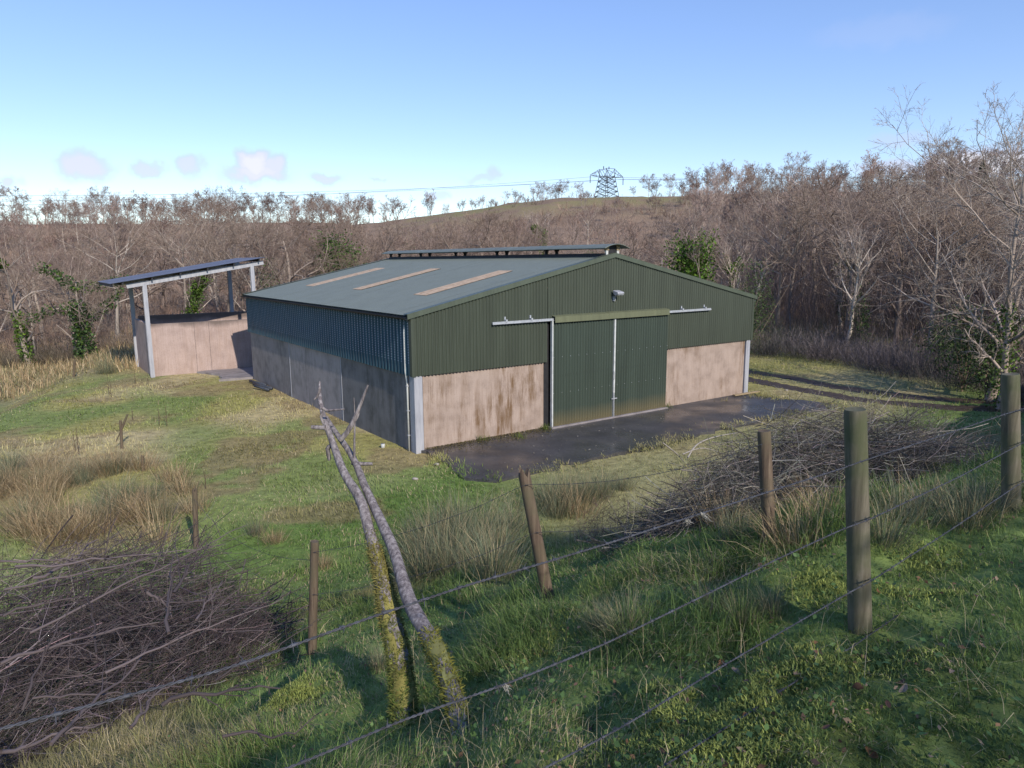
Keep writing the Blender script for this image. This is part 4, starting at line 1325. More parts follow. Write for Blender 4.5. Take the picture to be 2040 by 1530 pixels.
def grass_points(n, r0, r1, power, rg, margin=.2):
    x, y = scatter_polar(n, r0, r1, power, rg)
    z = height(x, y)
    P = np.column_stack([x, y, z])
    k = in_view(P, margin) & ~blocked(x, y)
    return P[k]


def grass_obj(name, P, hfun, rg, label=None, wscale=1.0, colf=None, mat='grass'):
    x, y = P[:, 0], P[:, 1]; r_ = np.hypot(x, y); n = len(P)
    h = hfun(x, y, r_) * rg.lognormal(0, .35, n)
    w = np.maximum(.0036, .00085 * r_) * rg.uniform(.7, 1.4, n) * wscale
    c = patch_cols(x, y) if colf is None else colf(x, y)
    k = rg.random(n)
    # single blades differ: dead straw among green
    dead = k < .10 + .28 * sstep(.5, .65, fbm(x * .8, y * .8, 61, 3))
    c = np.where(dead[:, None], C_STRAW * .9, c * np.array([1.0, 1.05, .9]))
    c = c * rg.uniform(.65, 1.45, (n, 1))
    flow = fbm(x * .35, y * .35, 71, 2) * 9
    az_ = flow + rg.normal(0, 1.1, n)
    lean = np.abs(rg.normal(.45, .35, n)) + .3 * dead; bend = np.abs(rg.normal(.55, .4, n))
    me = blade_mesh(name, P - np.array([0, 0, .01]), h, w, az_, lean, bend, np.clip(c, .01, .8), rg)
    return obj(name, me, M[mat], label=label, cat='grass' if label else None, kind='stuff')


rg = np.random.default_rng(5)
P = grass_points(420000, 1.5, 14, 1.45, rg)
P = P[fence_d(P[:, 0], P[:, 1]) < 14]
grass_obj('bank_grass', P, lambda x, y, r_: (.045 + .15 * sstep(.46, .70, fbm(x * 1.0, y * 1.0, 81, 3))), rg, 'shaded green grass on the bank and verge')
P = grass_points(300000, 11, 62, 2.0, rg)
P = P[(fence_d(P[:, 0], P[:, 1]) > 10)]
grass_obj('lawn_grass', P, lambda x, y, r_: (.05 + .07 * sstep(.45, .65, fbm(x * .4, y * .4, 83, 3)) + .25 * (sstep(43, 50, r_) * (x < 3))), rg, 'yellowed winter grass around the barn', 1.0)

P = grass_points(130000, 13, 40, 2.0, rg); P = P[(fence_d(P[:, 0], P[:, 1]) <= 10) & (np.hypot(P[:, 0], P[:, 1]) > 13.5)]
grass_obj('foot_grass', P, lambda x, y, r_: (.06 + .12 * sstep(.42, .66, fbm(x * .6, y * .6, 87, 3))), rg, 'rough grass at the foot of the bank beside the track')
k_ = 8000
e_i = rg.integers(0, len(APD) - 40, k_)
q_ = APD[e_i] + rg.normal(0, .30, (k_, 2)); aa_, bb_ = barn_ab(q_[:, 0], q_[:, 1])
q_ = q_[(bb_ < -.4)]
P = np.column_stack([q_, np.maximum(height(q_[:, 0], q_[:, 1]), .055)])
P = P[fbm(P[:, 0] * .9, P[:, 1] * .9, 19, 3) > .52]
grass_obj('apron_edge_grass', P, lambda x, y, r_: .06 + .10 * fbm(x * 1.3, y * 1.3, 23, 2), rg, 'ragged grass creeping over the edge of the wet apron')


# moss cushions on the verge
mc = []
for (px, py, s_, n_) in [(1560, 1330, .16, 3200), (1480, 1400, .18, 3600), (1400, 1440, .16, 3200), (1640, 1170, .10, 1100), (1830, 1190, .13, 1300), (1290, 1390, .08, 1300), (560, 1400, .13, 2600), (590, 1390, .10, 1600), (1850, 1130, .12, 1100), (1050, 1290, .25, 2200), (1750, 1340, .12, 1400), (1450, 1490, .15, 2600), (1330, 1480, .12, 1500)]:
    g = on_ground(px, py)
    q_ = g[:2] + rg.normal(0, s_, (n_, 2)) * np.array([1.2, .8])
    r_ = np.hypot(*(q_ - g[:2]).T) / s_
    hb = .07 * np.exp(-r_ ** 2 / 2) if py > 1380 and px < 700 else .02 * np.exp(-r_ ** 2 / 2)
    mc.append(np.column_stack([q_, height(q_[:, 0], q_[:, 1]) + hb]))
P = np.concatenate(mc); n = len(P)
me = blade_mesh('moss_cushions', P, rg.uniform(.015, .04, n), rg.uniform(.004, .008, n), rg.uniform(0, 6.28, n), np.abs(rg.normal(.6, .4, n)), rg.uniform(.2, .9, n), C_MOSS * rg.uniform(.55, 1.5, (n, 1)), rg)
obj('moss_cushions', me, M['moss'], kind='stuff', label='yellow-green moss cushions on the verge', cat='moss')
# small broad-leaved weeds on the bank
P = grass_points(11000, 1.7, 11, 1.4, rg); P = P[fence_d(P[:, 0], P[:, 1]) < 9]
P = P[fbm(P[:, 0] * 1.1, P[:, 1] * 1.1, 91, 3) > .50]
P = P + np.column_stack([np.zeros((len(P), 2)), rg.uniform(.01, .07, len(P))])
V_, F_ = leaf_cards(P, rg.uniform(.008, .022, len(P)), rg, 1.2, .65)
obj('ground_weeds', np_mesh('ground_weeds', V_, [F_], np.repeat(np.array([.08, .14, .045]) * rg.uniform(.5, 1.6, (len(P), 1)), 4, axis=0)), M['leaf'], kind='stuff', label='small broad-leaved weeds in the bank grass', cat='weeds')
# fallen leaves
for i in range(34):
    px, py = rg.uniform(1250, 2030), rg.uniform(1180, 1520)
    if i > 26: px, py = rg.uniform(500, 1250), rg.uniform(1300, 1520)
    g = on_ground(px, py)
    s_ = rg.uniform(.014, .028) * (1.6 if i in (3, 9) else 1)
    t = np.linspace(-1, 1, 7); w_ = s_ * .55 * np.cos(t * 1.45) ** .8
    cur = rg.uniform(-.5, .9)
    A_ = np.stack([t * s_, -w_, np.abs(t) ** 2 * s_ * cur + w_ * .35], 1); B_ = np.stack([t * s_, w_, np.abs(t) ** 2 * s_ * cur + w_ * .5], 1); C_ = np.stack([t * s_, 0 * t, np.abs(t) ** 2 * s_ * cur], 1)
    V_ = np.concatenate([A_, C_, B_]); q = np.array([(j * 7 + k, j * 7 + k + 1, (j + 1) * 7 + k + 1, (j + 1) * 7 + k) for j in range(2) for k in range(6)])
    kindc, word = [((.19, .095, .045), 'brown'), ((.16, .085, .06), 'brown'), ((.40, .27, .05), 'yellow'), ((.30, .22, .17), 'pale')][int(rg.integers(0, 4))]
    o_ = obj('fallen_leaf', np_mesh('fallen_leaf', V_, [q], np.broadcast_to(np.array(kindc), V_.shape), True), M['leaf'], label=f'curled {word} fallen leaf lying in the grass of the bank', cat='leaf', group=f'{word} fallen leaves')
    o_.location = (g[0], g[1], g[2] + .03); o_.rotation_euler = (rg.normal(0, .35), rg.normal(0, .35), rg.uniform(0, 6.28))
P = grass_points(2600, 1.8, 9, 1.3, rg); P = P[fence_d(P[:, 0], P[:, 1]) < 7]
V_, F_ = leaf_cards(P + np.array([0, 0, .03]), rg.uniform(.008, .020, len(P)), rg, 1.5, .6)
obj('leaf_litter', np_mesh('leaf_litter', V_, [F_], np.repeat(np.array([[.20, .12, .07], [.14, .09, .07], [.27, .20, .14]])[rg.integers(0, 3, len(P))] * rg.uniform(.6, 1.3, (len(P), 1)), 4, axis=0)), M['dry'], kind='stuff', label='brown leaf litter scattered through the bank turf', cat='litter')
# stray long straw blades
P = grass_points(3600, 1.8, 9, 1.3, rg); P = P[fence_d(P[:, 0], P[:, 1]) < 8]; P = P[fbm(P[:, 0] * .9, P[:, 1] * .9, 95, 3) > .47]
n = len(P)
me = blade_mesh('straw_wisps', P, rg.uniform(.10, .32, n), rg.uniform(.0014, .0028, n), rg.uniform(0, 6.28, n), np.abs(rg.normal(.7, .45, n)), rg.uniform(.3, 1.3, n), C_STRAW * rg.uniform(.45, 1.2, (n, 1)), rg)
obj('straw_wisps', me, M['dry'], kind='stuff', label='stray dead straw blades on the bank', cat='straw')

# ------------------------------------------------------------------ rush clumps
def rush_mesh(name, seed, n, h, spread, cols, lean=.35, w=.005):
    rg = np.random.default_rng(seed)
    q_ = rg.normal(0, spread, (n, 2)); P = np.column_stack([q_, np.full(n, -.04)])
    az_ = np.arctan2(q_[:, 1], q_[:, 0]) + rg.normal(0, .7, n)
    r_ = np.hypot(*q_.T) / spread
    ln = np.abs(rg.normal(.10 + .16 * r_, .14, n)) + lean * .3; bd = np.abs(rg.normal(.12, .22, n)) * (1 + lean)
    hh = h * rg.uniform(.45, 1.1, n)
    ci = rg.integers(0, len(cols), n); c = np.array(cols)[ci] * rg.uniform(.65, 1.4, (n, 1))
    return blade_mesh(name, P, hh, np.full(n, w) * rg.uniform(.7, 1.3, n), az_, ln, bd, c, rg)


RG_ = [(.13, .155, .085), (.15, .175, .11), (.20, .185, .11), (.33, .27, .16), (.14, .165, .11)]
RD_ = [(.38, .29, .165), (.31, .22, .125), (.25, .18, .10), (.43, .34, .21), (.16, .15, .075)]
RUSH_G = [rush_mesh('rush_blades', 100 + i, 330, .85, .13, RG_, .35, .006) for i in range(4)]
RUSH_D = [rush_mesh('rush_blades', 120 + i, 300, .80, .18, RD_, .6, .007) for i in range(4)]
RUSH_F = [rush_mesh('rush_blades', 140 + i, 150, .80, .2, RD_, .5, .018) for i in range(3)]
rg = np.random.default_rng(9)


def clump(px, py, kind, s, label, group, g=None):
    if g is None: g = on_ground(px, py)
    me = {'g': RUSH_G, 'd': RUSH_D, 'f': RUSH_F}[kind][int(rg.integers(0, 3))]
    o = obj('rush_clump', me, M['dry'], label=label, cat='rushes', group=group)
    o.location = tuple(g); o.rotation_euler = (rg.normal(0, .08), rg.normal(0, .08), rg.uniform(0, 6.28)); o.scale = (s * rg.uniform(.9, 1.2), s * rg.uniform(.9, 1.2), s)
    return o


for (px, py, s) in [(880, 1120, 1.2), (930, 1100, 1.25), (970, 1080, 1.15), (840, 1150, 1.0), (1000, 1110, 1.0), (900, 1150, 1.05), (950, 1145, .95), (860, 1085, 1.1), (1020, 1060, 1.0), (985, 1145, .8), (820, 1105, .9), (910, 1060, 1.2)]:
    clump(px, py, 'g', s * 1.25, 'tall grey-green rush clump between the dead trunks and the split-topped post', 'rushes by the dead trunks')
for (px, py, s) in [(1090, 1010, .9), (1130, 1005, .95), (1170, 1000, .9), (1110, 1030, .8), (1200, 990, .8), (1150, 1025, .85), (1240, 975, .6)]:
    clump(px, py, 'd' if rg.random() < .5 else 'g', s * 1.4, 'straw-tipped rush clump between the split-topped post and the concrete apron', 'rushes by the apron')
for i in range(44):
    px, py = rg.uniform(-60, 410), rg.uniform(925, 1085)
    if px > 300 and py < 950: continue
    k = 'd' if rg.random() < .8 else 'g'
    clump(px, py, k, rg.uniform(.8, 1.25), 'brown wind-bent rush clump at the lawn edge behind the brash heap' if k == 'd' else 'greener rush clump among the brown ones behind the brash heap', 'brown rushes behind the brash heap' if k == 'd' else 'green rushes behind the brash heap')
for (px, py, s, lab) in [(213, 745, 1.6, 'dark dense rush clump close to the open shed corner'), (510, 1065, .75, 'small rush tuft on the lawn beside the short brown post'), (545, 1080, .6, 'low straw tuft on the lawn behind the short brown post'), (640, 1130, .6, 'brown withered tuft just behind the short brown post'), (225, 945, .9, 'isolated green rush clump below the broken stake')]:
    clump(px, py, 'g' if 'rush' in lab else 'd', s, lab, None)
for (px, py) in [(1440, 1020), (1620, 1000), (1640, 1020), (1800, 1020), (1850, 1000), (1760, 1060), (1600, 1070), (1470, 1060), (1920, 1030), (1960, 1005)]:
    clump(px, py + 20, 'd' if rg.random() < .5 else 'g', rg.uniform(.38, .6), 'limp rush tuft growing through the foot of the brush heap', 'rushes in the brush heap')
for (px, py) in [(1250, 1262), (1420, 1215), (1480, 1240), (1190, 1255), (1540, 1220), (760, 1330)]:
    clump(px, py, 'g', rg.uniform(.26, .42), 'short dark green rush tuft on the bank below the wires', 'short rushes on the bank')
# rough dry grass of the far field
n = 26000
x = rg.uniform(-62, -12, n); y = rg.uniform(36, 72, n); R = np.hypot(x, y)
k = (R > 44 + 3 * (fbm(x * .15, y * .15, 3, 3) - .5) * 4) & (R < 72) & ~blocked(x, y) & (fbm(x * .3, y * .3, 15, 3) > .36)
x, y = x[k], y[k]; n = len(x)
P = np.column_stack([x, y, height(x, y) - .03])
cc = np.array(RD_)[rg.integers(0, 5, n)] * rg.uniform(.75, 1.5, (n, 1))
obj('dry_field_grass', blade_mesh('dry_field_grass', P, rg.uniform(.45, 1.0, n), rg.uniform(.03, .055, n), rg.uniform(0, 6.28, n), np.abs(rg.normal(.3, .25, n)), rg.uniform(.1, .9, n), cc, rg), M['dry'], kind='stuff', label='rough straw-coloured grass of the wet field', cat='grass')
# dead dock stems on the lawn
for i, (px, py, hpx) in enumerate([(157, 905, 55), (150, 900, 45), (218, 790, 46), (222, 792, 38), (333, 850, 45), (318, 848, 35), (270, 765, 30), (296, 770, 26), (410, 975, 40), (265, 838, 30)]):
    g = on_ground(px, py); h_ = hpx * g[1] / FPX
    Pn = np.array([[g + np.array([0, 0, h_ * t]) + rg.normal(0, .015, 3) * t for t in np.linspace(-.05, 1, 6)]])
    nb = NB(); V_, F_ = tube_np(Pn, np.linspace(.012, .006, 6)[None], 5); nb.add(V_, F_)
    q2, r2 = side_twigs(Pn, np.linspace(.012, .006, 6)[None], 5, rg, .3, .5)
    V_, F_ = tube_np(q2, r2, 4); nb.add(V_, F_)
    nb.C = [np.full((len(v), 3), .10) * np.array([1, .72, .5]) for v in nb.V]
    obj('dock_stem', nb.mesh('dock_stem', True), M['twig'], label='thin dead dock stem standing on the winter lawn', cat='weed', group='dead dock stems on the lawn')

# odds and ends round the barn
M['plastic'] = simple('dark_pipe', [(.03, .035, .045), (.07, .08, .10)], 5, .4)
for i, (p_, q_) in enumerate([((505, 768), (542, 778)), ((498, 764), (530, 771)), ((508, 776), (536, 781))]):
    a, b = on_ground(*p_), on_ground(*q_)
    MB().tube([a + [0, 0, .10 + .04 * i], b + [0, 0, .10]], .065, 10).build('drain_pipe', M['plastic'], smooth=True, label='dark plastic drain pipe lying on the grass at the foot of the barn wall', cat='pipe', group='drain pipes by the barn wall')
a = barn_pt(W - 1.3, -.32, .14); b = barn_pt(W + .35, -.40, .14)
MB().bar(a, b, .16, .05).build('timber_plank', M['timber'], bevel=.006, label='weathered plank lying along the foot of the pink gable wall', cat='plank')
g = on_ground(763, 892)
MB().tube([g + [0, 0, -.02], g + [0, 0, .03], g + [0, 0, .13]], [.055, .06, .07], 14).build('white_pot', M['white'], smooth=True, label='small white pot at the foot of the grey barn wall', cat='pot')
M['stone'] = simple('pale_stone', [(.22, .20, .18), (.36, .33, .30)], 9, .9, bump=.3)
for i, (px, py) in enumerate([(827, 956), (870, 927), (1567, 779), (1172, 1082)]):
    g = on_ground(px, py); V_ = rg.normal(0, 1, (60, 3)); V_ /= np.linalg.norm(V_, axis=1, keepdims=True)
    import bmesh
    bm = bmesh.new()
    for v in V_: bm.verts.new(tuple(v * np.array([.09, .06, .05]) * rg.uniform(.85, 1.1)))
    bmesh.ops.convex_hull(bm, input=bm.verts)
    me = bpy.data.meshes.new('loose_stone'); bm.to_mesh(me); bm.free()
    o_ = obj('loose_stone', me, M['stone'], label='small pale stone lying on the grass', cat='stone', group='loose stones'); o_.location = (g[0], g[1], g[2] + .03)
# weeds sprouting along the door sill and wall foot
for (a, n_) in ((5.05, 90), (11.3, 70), (3.6, 60), (2.4, 50)):
    c_ = barn_pt(a, -.18 - (.5 if a in (3.6,) else 0), .10)
    q_ = c_[:2] + rg.normal(0, .12, (n_, 2)); P = np.column_stack([q_, np.full(n_, .09)])
    obj('grass_tuft', blade_mesh('grass_tuft', P, rg.uniform(.10, .28, n_), np.full(n_, .012), rg.uniform(0, 6.28, n_), np.abs(rg.normal(.4, .3, n_)), rg.uniform(.2, .9, n_), np.array([.12, .16, .035]) * rg.uniform(.6, 1.5, (n_, 1)), rg), M['grass'], label='bright grass tuft sprouting at the foot of the barn gable wall', cat='grass tuft', group='grass tufts at the gable wall')
# leaf and moss litter along the gable foot
n = 2600
a = rg.uniform(.3, A1 - .2, n); bb = -rg.exponential(.30, n) - .02
P = np.stack([BX + GA[0] * a + GB[0] * bb, BY + GA[1] * a + GB[1] * bb, np.full(n, .108)], 1)
V_, F_ = leaf_cards(P, rg.uniform(.012, .03, n), rg, 2.5, .6)
obj('leaf_litter', np_mesh('leaf_litter', V_, [F_], np.repeat(np.array([.10, .085, .035]) * rg.uniform(.4, 1.6, (n, 1)), 4, axis=0)), M['leaf'], kind='stuff', label='moss and leaf litter along the foot of the gable wall', cat='litter')
n = 260
a = rg.uniform(1, W, n); bb = -rg.uniform(.3, 5.5, n)
P = np.stack([BX + GA[0] * a + GB[0] * bb, BY + GA[1] * a + GB[1] * bb, np.full(n, .106)], 1); P = P[in_poly(P[:, 0], P[:, 1], APD)]; n = len(P)
V_, F_ = leaf_cards(P, rg.uniform(.012, .035, n), rg, 4, .6)
obj('apron_litter', np_mesh('apron_litter', V_, [F_], np.repeat(np.array([.34, .31, .26]) * rg.uniform(.4, 1.3, (n, 1)), 4, axis=0)), M['leaf'], kind='stuff', label='scattered leaf litter on the wet apron', cat='litter')

# ------------------------------------------------------------------ trees
def branch_level(P, R_, m_, rg, t0, t1, ang, ratio, k, trop, wob, rmul, taper=.25, rmin=.004):
    n, kk, _ = P.shape
    t = np.sort(rg.uniform(t0, t1, (n, m_)), axis=1)
    x = t * (kk - 1); i = np.minimum(x.astype(int), kk - 2); f = (x - i)[..., None]
    ar = np.arange(n)[:, None]
    st = P[ar, i] * (1 - f) + P[ar, i + 1] * f
    tg = P[ar, i + 1] - P[ar, i]; tg /= np.linalg.norm(tg, axis=2, keepdims=True) + 1e-9
    Lp = np.linalg.norm(np.diff(P, axis=1), axis=2).sum(1)
    ph = (np.arange(m_) * 2.4)[None, :] + rg.uniform(0, 6.28, (n, 1)) + rg.normal(0, .4, (n, m_))
    ref = np.where(np.abs(tg[..., 2:3]) > .85, np.array([1., 0, 0]), np.array([0, 0, 1.]))
    a = np.cross(tg, ref); a /= np.linalg.norm(a, axis=2, keepdims=True) + 1e-9; b = np.cross(tg, a)
    perp = a * np.cos(ph)[..., None] + b * np.sin(ph)[..., None]
    an = rg.normal(ang, ang * .25, (n, m_))[..., None]
    d_ = tg * np.cos(an) + perp * np.sin(an)
    prof = (.5 + .7 * np.sin(np.pi * np.clip((t - .08) / 1.02, 0, 1))) if kk == 9 else (1.15 - .65 * t)
    Ln = (Lp[:, None] * ratio * prof * rg.uniform(.65, 1.2, (n, m_)))[..., None]
    Q_ = np.zeros((n, m_, k, 3)); Q_[:, :, 0] = st
    for j in range(1, k):
        Q_[:, :, j] = Q_[:, :, j - 1] + d_ * Ln / (k - 1)
        d_ = d_ + np.array([0, 0, trop]) + rg.normal(0, wob, d_.shape); d_ /= np.linalg.norm(d_, axis=2, keepdims=True)
    r0 = np.maximum((R_[ar, i] * (1 - f[..., 0]) + R_[ar, i + 1] * f[..., 0]) * rmul, rmin)
    RR = np.maximum(r0[..., None] * np.linspace(1, taper, k), rmin * .6)
    return Q_.reshape(-1, k, 3), RR.reshape(-1, k)


def make_tree(seed, H, r, stems=1, counts=(12, 7, 6, 4), angs=(.75, .7, .65, .6), ratios=(.5, .5, .5, .5), trop=.10, spread=.12, rmin=.006, sides=(7, 5, 4, 3, 3), wob=.14, t0=.28, lean=0):
    rg = np.random.default_rng(seed)
    k = 9
    P = np.zeros((stems, k, 3)); ph = np.arange(stems) * 2.4 + rg.uniform(0, 6)
    d_ = np.stack([np.cos(ph) * spread * (stems > 1) + lean, np.sin(ph) * spread * (stems > 1), np.ones(stems)], 1) + rg.normal(0, .05, (stems, 3)); d_ /= np.linalg.norm(d_, axis=1, keepdims=True)
    P[:, 0] = np.stack([np.cos(ph), np.sin(ph), 0 * ph], 1) * .18 * (stems > 1); P[:, 0, 2] = -.3
    Hs = H * rg.uniform(.75, 1, stems) * .82
    for j in range(1, k):
        P[:, j] = P[:, j - 1] + d_ * (Hs / (k - 1))[:, None]
        d_ = d_ + rg.normal(0, .085, (stems, 3)) + np.array([0, 0, .06]); d_ /= np.linalg.norm(d_, axis=1, keepdims=True)
    R_ = r * rg.uniform(.7, 1, stems)[:, None] * np.linspace(1.1, .22, k)[None] ** .9
    levels = [(P, R_)]
    for L_, (c, a, q) in enumerate(zip(counts, angs, ratios)):
        P2, R2 = branch_level(levels[-1][0], levels[-1][1], c, rg, t0 if L_ == 0 else .2, 1.0, a, q, 7 if L_ == 0 else (5 if L_ == 1 else 3), trop * (1 if L_ < 2 else .6), wob, .6 if L_ == 0 else .62, .25, rmin * (1.6 if L_ < 2 else 1))
        levels.append((P2, R2))
    return levels, sides


def tree_meshes(name, levels, sides, ctrunk, ctwig, rg):
    nb = NB()
    for L_ in (0, 1):
        V_, F_ = tube_np(*levels[L_], sides[L_])
        c = ctrunk * np.repeat(rg.uniform(.75, 1.25, len(levels[L_][0])), levels[L_][0].shape[1] * sides[L_])[:, None]
        c = c * (1 + .25 * (vnoise(V_[:, 2] * 5, V_[:, 0] * 9 + V_[:, 1] * 7, 3) - .5)[:, None] * 2)
        nb.add(V_, F_, np.clip(c, .01, .8))
    tm = nb.mesh(name + '_trunk', True)
    nb = NB()
    for L_ in range(2, len(levels)):
        V_, F_ = tube_np(*levels[L_], sides[L_])
        c = (ctwig * (.6 if L_ > 2 else .4) + ctrunk * (.4 if L_ > 2 else .6)) * np.repeat(rg.uniform(.6, 1.35, len(levels[L_][0])), levels[L_][0].shape[1] * sides[L_])[:, None]
        nb.add(V_, F_, np.clip(c, .01, .8))
    return tm, nb.mesh(name + '_crown', True)


GREY = np.array([.37, .325, .28]); PURP = np.array([.27, .20, .175]); BIRCH = np.array([.52, .47, .41]); BROWN = np.array([.29, .225, .17]); DKGREY = np.array([.25, .215, .185]); RED = np.array([.27, .155, .135])
rg = np.random.default_rng(15)
PROTO = {}


def proto(key, seed, H, r, ct, cw, **kw):
    lv, sd = make_tree(seed, H, r, **kw)
    PROTO[key] = (*tree_meshes(key, lv, sd, ct, cw, rg), H, lv)


# wood-edge trees (unit: metres), finer; far trees coarser with thicker twigs
proto('ash1', 1, 11, .19, GREY, PURP, counts=(13, 7, 6, 4), trop=.12, rmin=.010)
proto('ash2', 2, 12, .21, GREY, BROWN, counts=(12, 8, 6, 4), trop=.05, angs=(.9, .75, .7, .6), rmin=.010)
proto('birch1', 3, 11, .15, BIRCH, PURP, counts=(15, 7, 5, 4), trop=.10, angs=(.6, .6, .6, .6), ratios=(.36, .5, .5, .5), rmin=.009)
proto('sallow1', 4, 7.5, .085, GREY, BROWN, stems=5, counts=(8, 6, 5, 3), spread=.38, trop=.12, rmin=.009)
proto('sallow2', 5, 6.5, .075, DKGREY, PURP, stems=7, counts=(7, 6, 5, 3), spread=.45, trop=.10, rmin=.009)
proto('gnarl', 6, 8.5, .22, DKGREY, BROWN, counts=(11, 8, 6, 4), trop=.02, angs=(1.0, .8, .75, .7), ratios=(.65, .5, .5, .5), wob=.26, t0=.2, rmin=.010)
proto('pole1', 7, 10, .075, np.array([.40, .34, .30]), PURP, stems=3, counts=(10, 5, 4, 3), spread=.16, ratios=(.28, .45, .5, .5), trop=.2, rmin=.012, t0=.35)
proto('big', 12, 17, .20, GREY, GREY, counts=(16, 9, 7, 4), trop=.07, angs=(.95, .75, .7, .6), ratios=(.52, .5, .5, .5), wob=.17, t0=.15, rmin=.007)
proto('far1', 8, 10, .13, GREY, PURP, counts=(15, 8, 6, 4), trop=.12, rmin=.017, sides=(5, 4, 3, 3, 3))
proto('far2', 9, 9, .10, np.array([.38, .33, .29]), PURP, stems=3, counts=(11, 6, 5, 3), spread=.25, trop=.14, rmin=.018, sides=(5, 4, 3, 3, 3), ratios=(.36, .5, .5, .5))
proto('far3', 10, 10, .10, BIRCH, RED, counts=(17, 8, 6, 4), trop=.14, rmin=.017, sides=(5, 4, 3, 3, 3), angs=(.55, .6, .6, .6), ratios=(.40, .5, .5, .5))
TREES = []


def plant(key, x, y, H, label, group=None, rz=None, name='bare_tree', parts=True, sink=0.0, sx=None, ivy=None, lean=(0, 0)):
    tm, cm_, H0, lv = PROTO[key]
    z = float(height(x, y)) - sink
    s = H / H0
    e = empty(name, (x, y, z), rng_t.uniform(0, 6.28) if rz is None else rz, label, 'tree', group)
    sxy = s * (rng_t.uniform(.85, 1.2) if sx is None else sx)
    e.scale = (sxy, sxy, s)
    e.rotation_euler[0] = lean[0]; e.rotation_euler[1] = lean[1]
    obj('trunk', tm, M['tree'], e); obj('crown', cm_, M['tree'], e)
    if ivy: ivy_on(e, key, **ivy)
    TREES.append((x, y))
    return e


def ivy_on(e, key, n=3200, reach=.7, zmax=.7, limbs=5, thick=.45, size=(.05, .10), col=(.075, .13, .025), seed=0, lim_t=.5):
    rg = np.random.default_rng(seed)
    lv = PROTO[key][3]
    P0 = lv[0][0]; pos = []
    def along(P, n_, t0, t1, rad):
        t = rg.uniform(t0, t1, n_); x = t * (P.shape[0] - 1); i = np.minimum(x.astype(int), P.shape[0] - 2); f = (x - i)[:, None]
        c = P[i] * (1 - f) + P[i + 1] * f
        d_ = rg.normal(0, 1, (n_, 3)); d_ /= np.linalg.norm(d_, axis=1, keepdims=True)
        bump = .55 + .9 * vnoise(t * 14, np.full(n_, seed * 3.1), 7)
        return c + d_ * (rg.random(n_) ** .4 * rad * bump)[:, None] * np.array([1, 1, 1.1])
    for s_ in range(min(len(P0), 3)): pos.append(along(P0[s_], int(n * .6 / min(len(P0), 3)), 0, zmax, thick))
    P1 = lv[1][0]; idx = rg.choice(len(P1), min(limbs, len(P1)), replace=False)
    for j in idx: pos.append(along(P1[j], int(n * .4 / max(1, limbs)), 0, lim_t, thick * .6))
    pos = np.concatenate(pos); pos[:, 2] = np.maximum(pos[:, 2], 0)
    V_, F_ = leaf_cards(pos, rg.uniform(*size, len(pos)), rg, .6, .75)
    c = np.array(col) * rg.uniform(.35, 1.7, (len(pos), 1)) * np.where(rg.random((len(pos), 1)) < .18, np.array([1.6, 1.4, .8]), 1)
    obj('ivy', np_mesh('ivy', V_, [F_], np.repeat(c, 4, axis=0)), M['leaf'], e)


LOOK = {'ash1': 'upright grey', 'ash2': 'wide-spreading grey', 'birch1': 'slender pale-barked', 'sallow1': 'many-stemmed', 'sallow2': 'low bushy many-stemmed', 'gnarl': 'crooked dark',
        'pole1': 'thin pole-like', 'far1': 'round-crowned', 'far2': 'multi-trunked', 'far3': 'red-twigged', 'big': 'tall'}
rng_t = np.random.default_rng(33)


def wood_pt(px, R):
    d = pix_dir(px, 600); t = d[:2] / np.hypot(*d[:2]); return t[0] * R, t[1] * R


def top_h(px, py_top, R):
    """height of something at range R whose top shows at that pixel"""
    x, y = wood_pt(px, R); d = pix_dir(px, py_top); k = R / np.hypot(d[0], d[1])
    return CAM_H + d[2] * k - float(height(x, y))


# singled-out trees
def sp(key, px, R, top, label, **kw):
    x, y = wood_pt(px, R); return plant(key, x, y, max(2.5, top_h(px, top, R)), label, **kw)


sp('gnarl', 160, 56, 492, 'forked ivy-wrapped tree with two bare arms beyond the dry field', name='ivy_tree', sx=1.0, ivy=dict(n=3000, thick=.72, zmax=.72, limbs=4, seed=1, size=(.07, .13), lim_t=.9, col=(.055, .10, .03)))
sp('birch1', 367, 58, 455, 'slim ivy-clad tree showing through the open shed', name='ivy_tree', sx=1.0, ivy=dict(n=4200, thick=.85, zmax=.8, limbs=4, seed=2, size=(.06, .12)))
sp('gnarl', 45, 60, 430, 'leaning pale tree with ivy up its trunk at the end of the dry field', name='ivy_tree', lean=(0, -.3), ivy=dict(n=1800, thick=.4, zmax=.55, limbs=1, seed=3))
sp('ash2', 690, 66, 425, 'broad green ivy-smothered tree rising behind the barn roof', name='ivy_tree', sx=1.1, ivy=dict(n=7500, thick=2.0, zmax=.98, limbs=6, seed=4, size=(.08, .15), col=(.06, .12, .025)))
sp('gnarl', 655, 64, 470, 'shorter ivy-covered tree beside the broad ivy-smothered one', name='ivy_tree', sx=1.0, ivy=dict(n=5000, thick=1.3, zmax=.9, limbs=4, seed=5, size=(.07, .14), col=(.055, .11, .03)))
sp('gnarl', 590, 60, 400, 'dark crooked spreading tree between the open shed and the barn roof', name='bare_tree')
sp('birch1', 1085, 105, 372, 'slender tree with an ivy column above the ridge canopy of the barn', name='ivy_tree', sx=1.0, ivy=dict(n=2600, thick=.9, zmax=.8, limbs=3, seed=6, size=(.09, .16)))
sp('ash1', 1395, 52, 372, 'tall tree draped in bright green ivy beside the barn gable', name='ivy_tree', sx=1.0, ivy=dict(n=7500, thick=1.55, zmax=.86, limbs=9, seed=7, size=(.06, .12), lim_t=.55, col=(.075, .14, .022)))
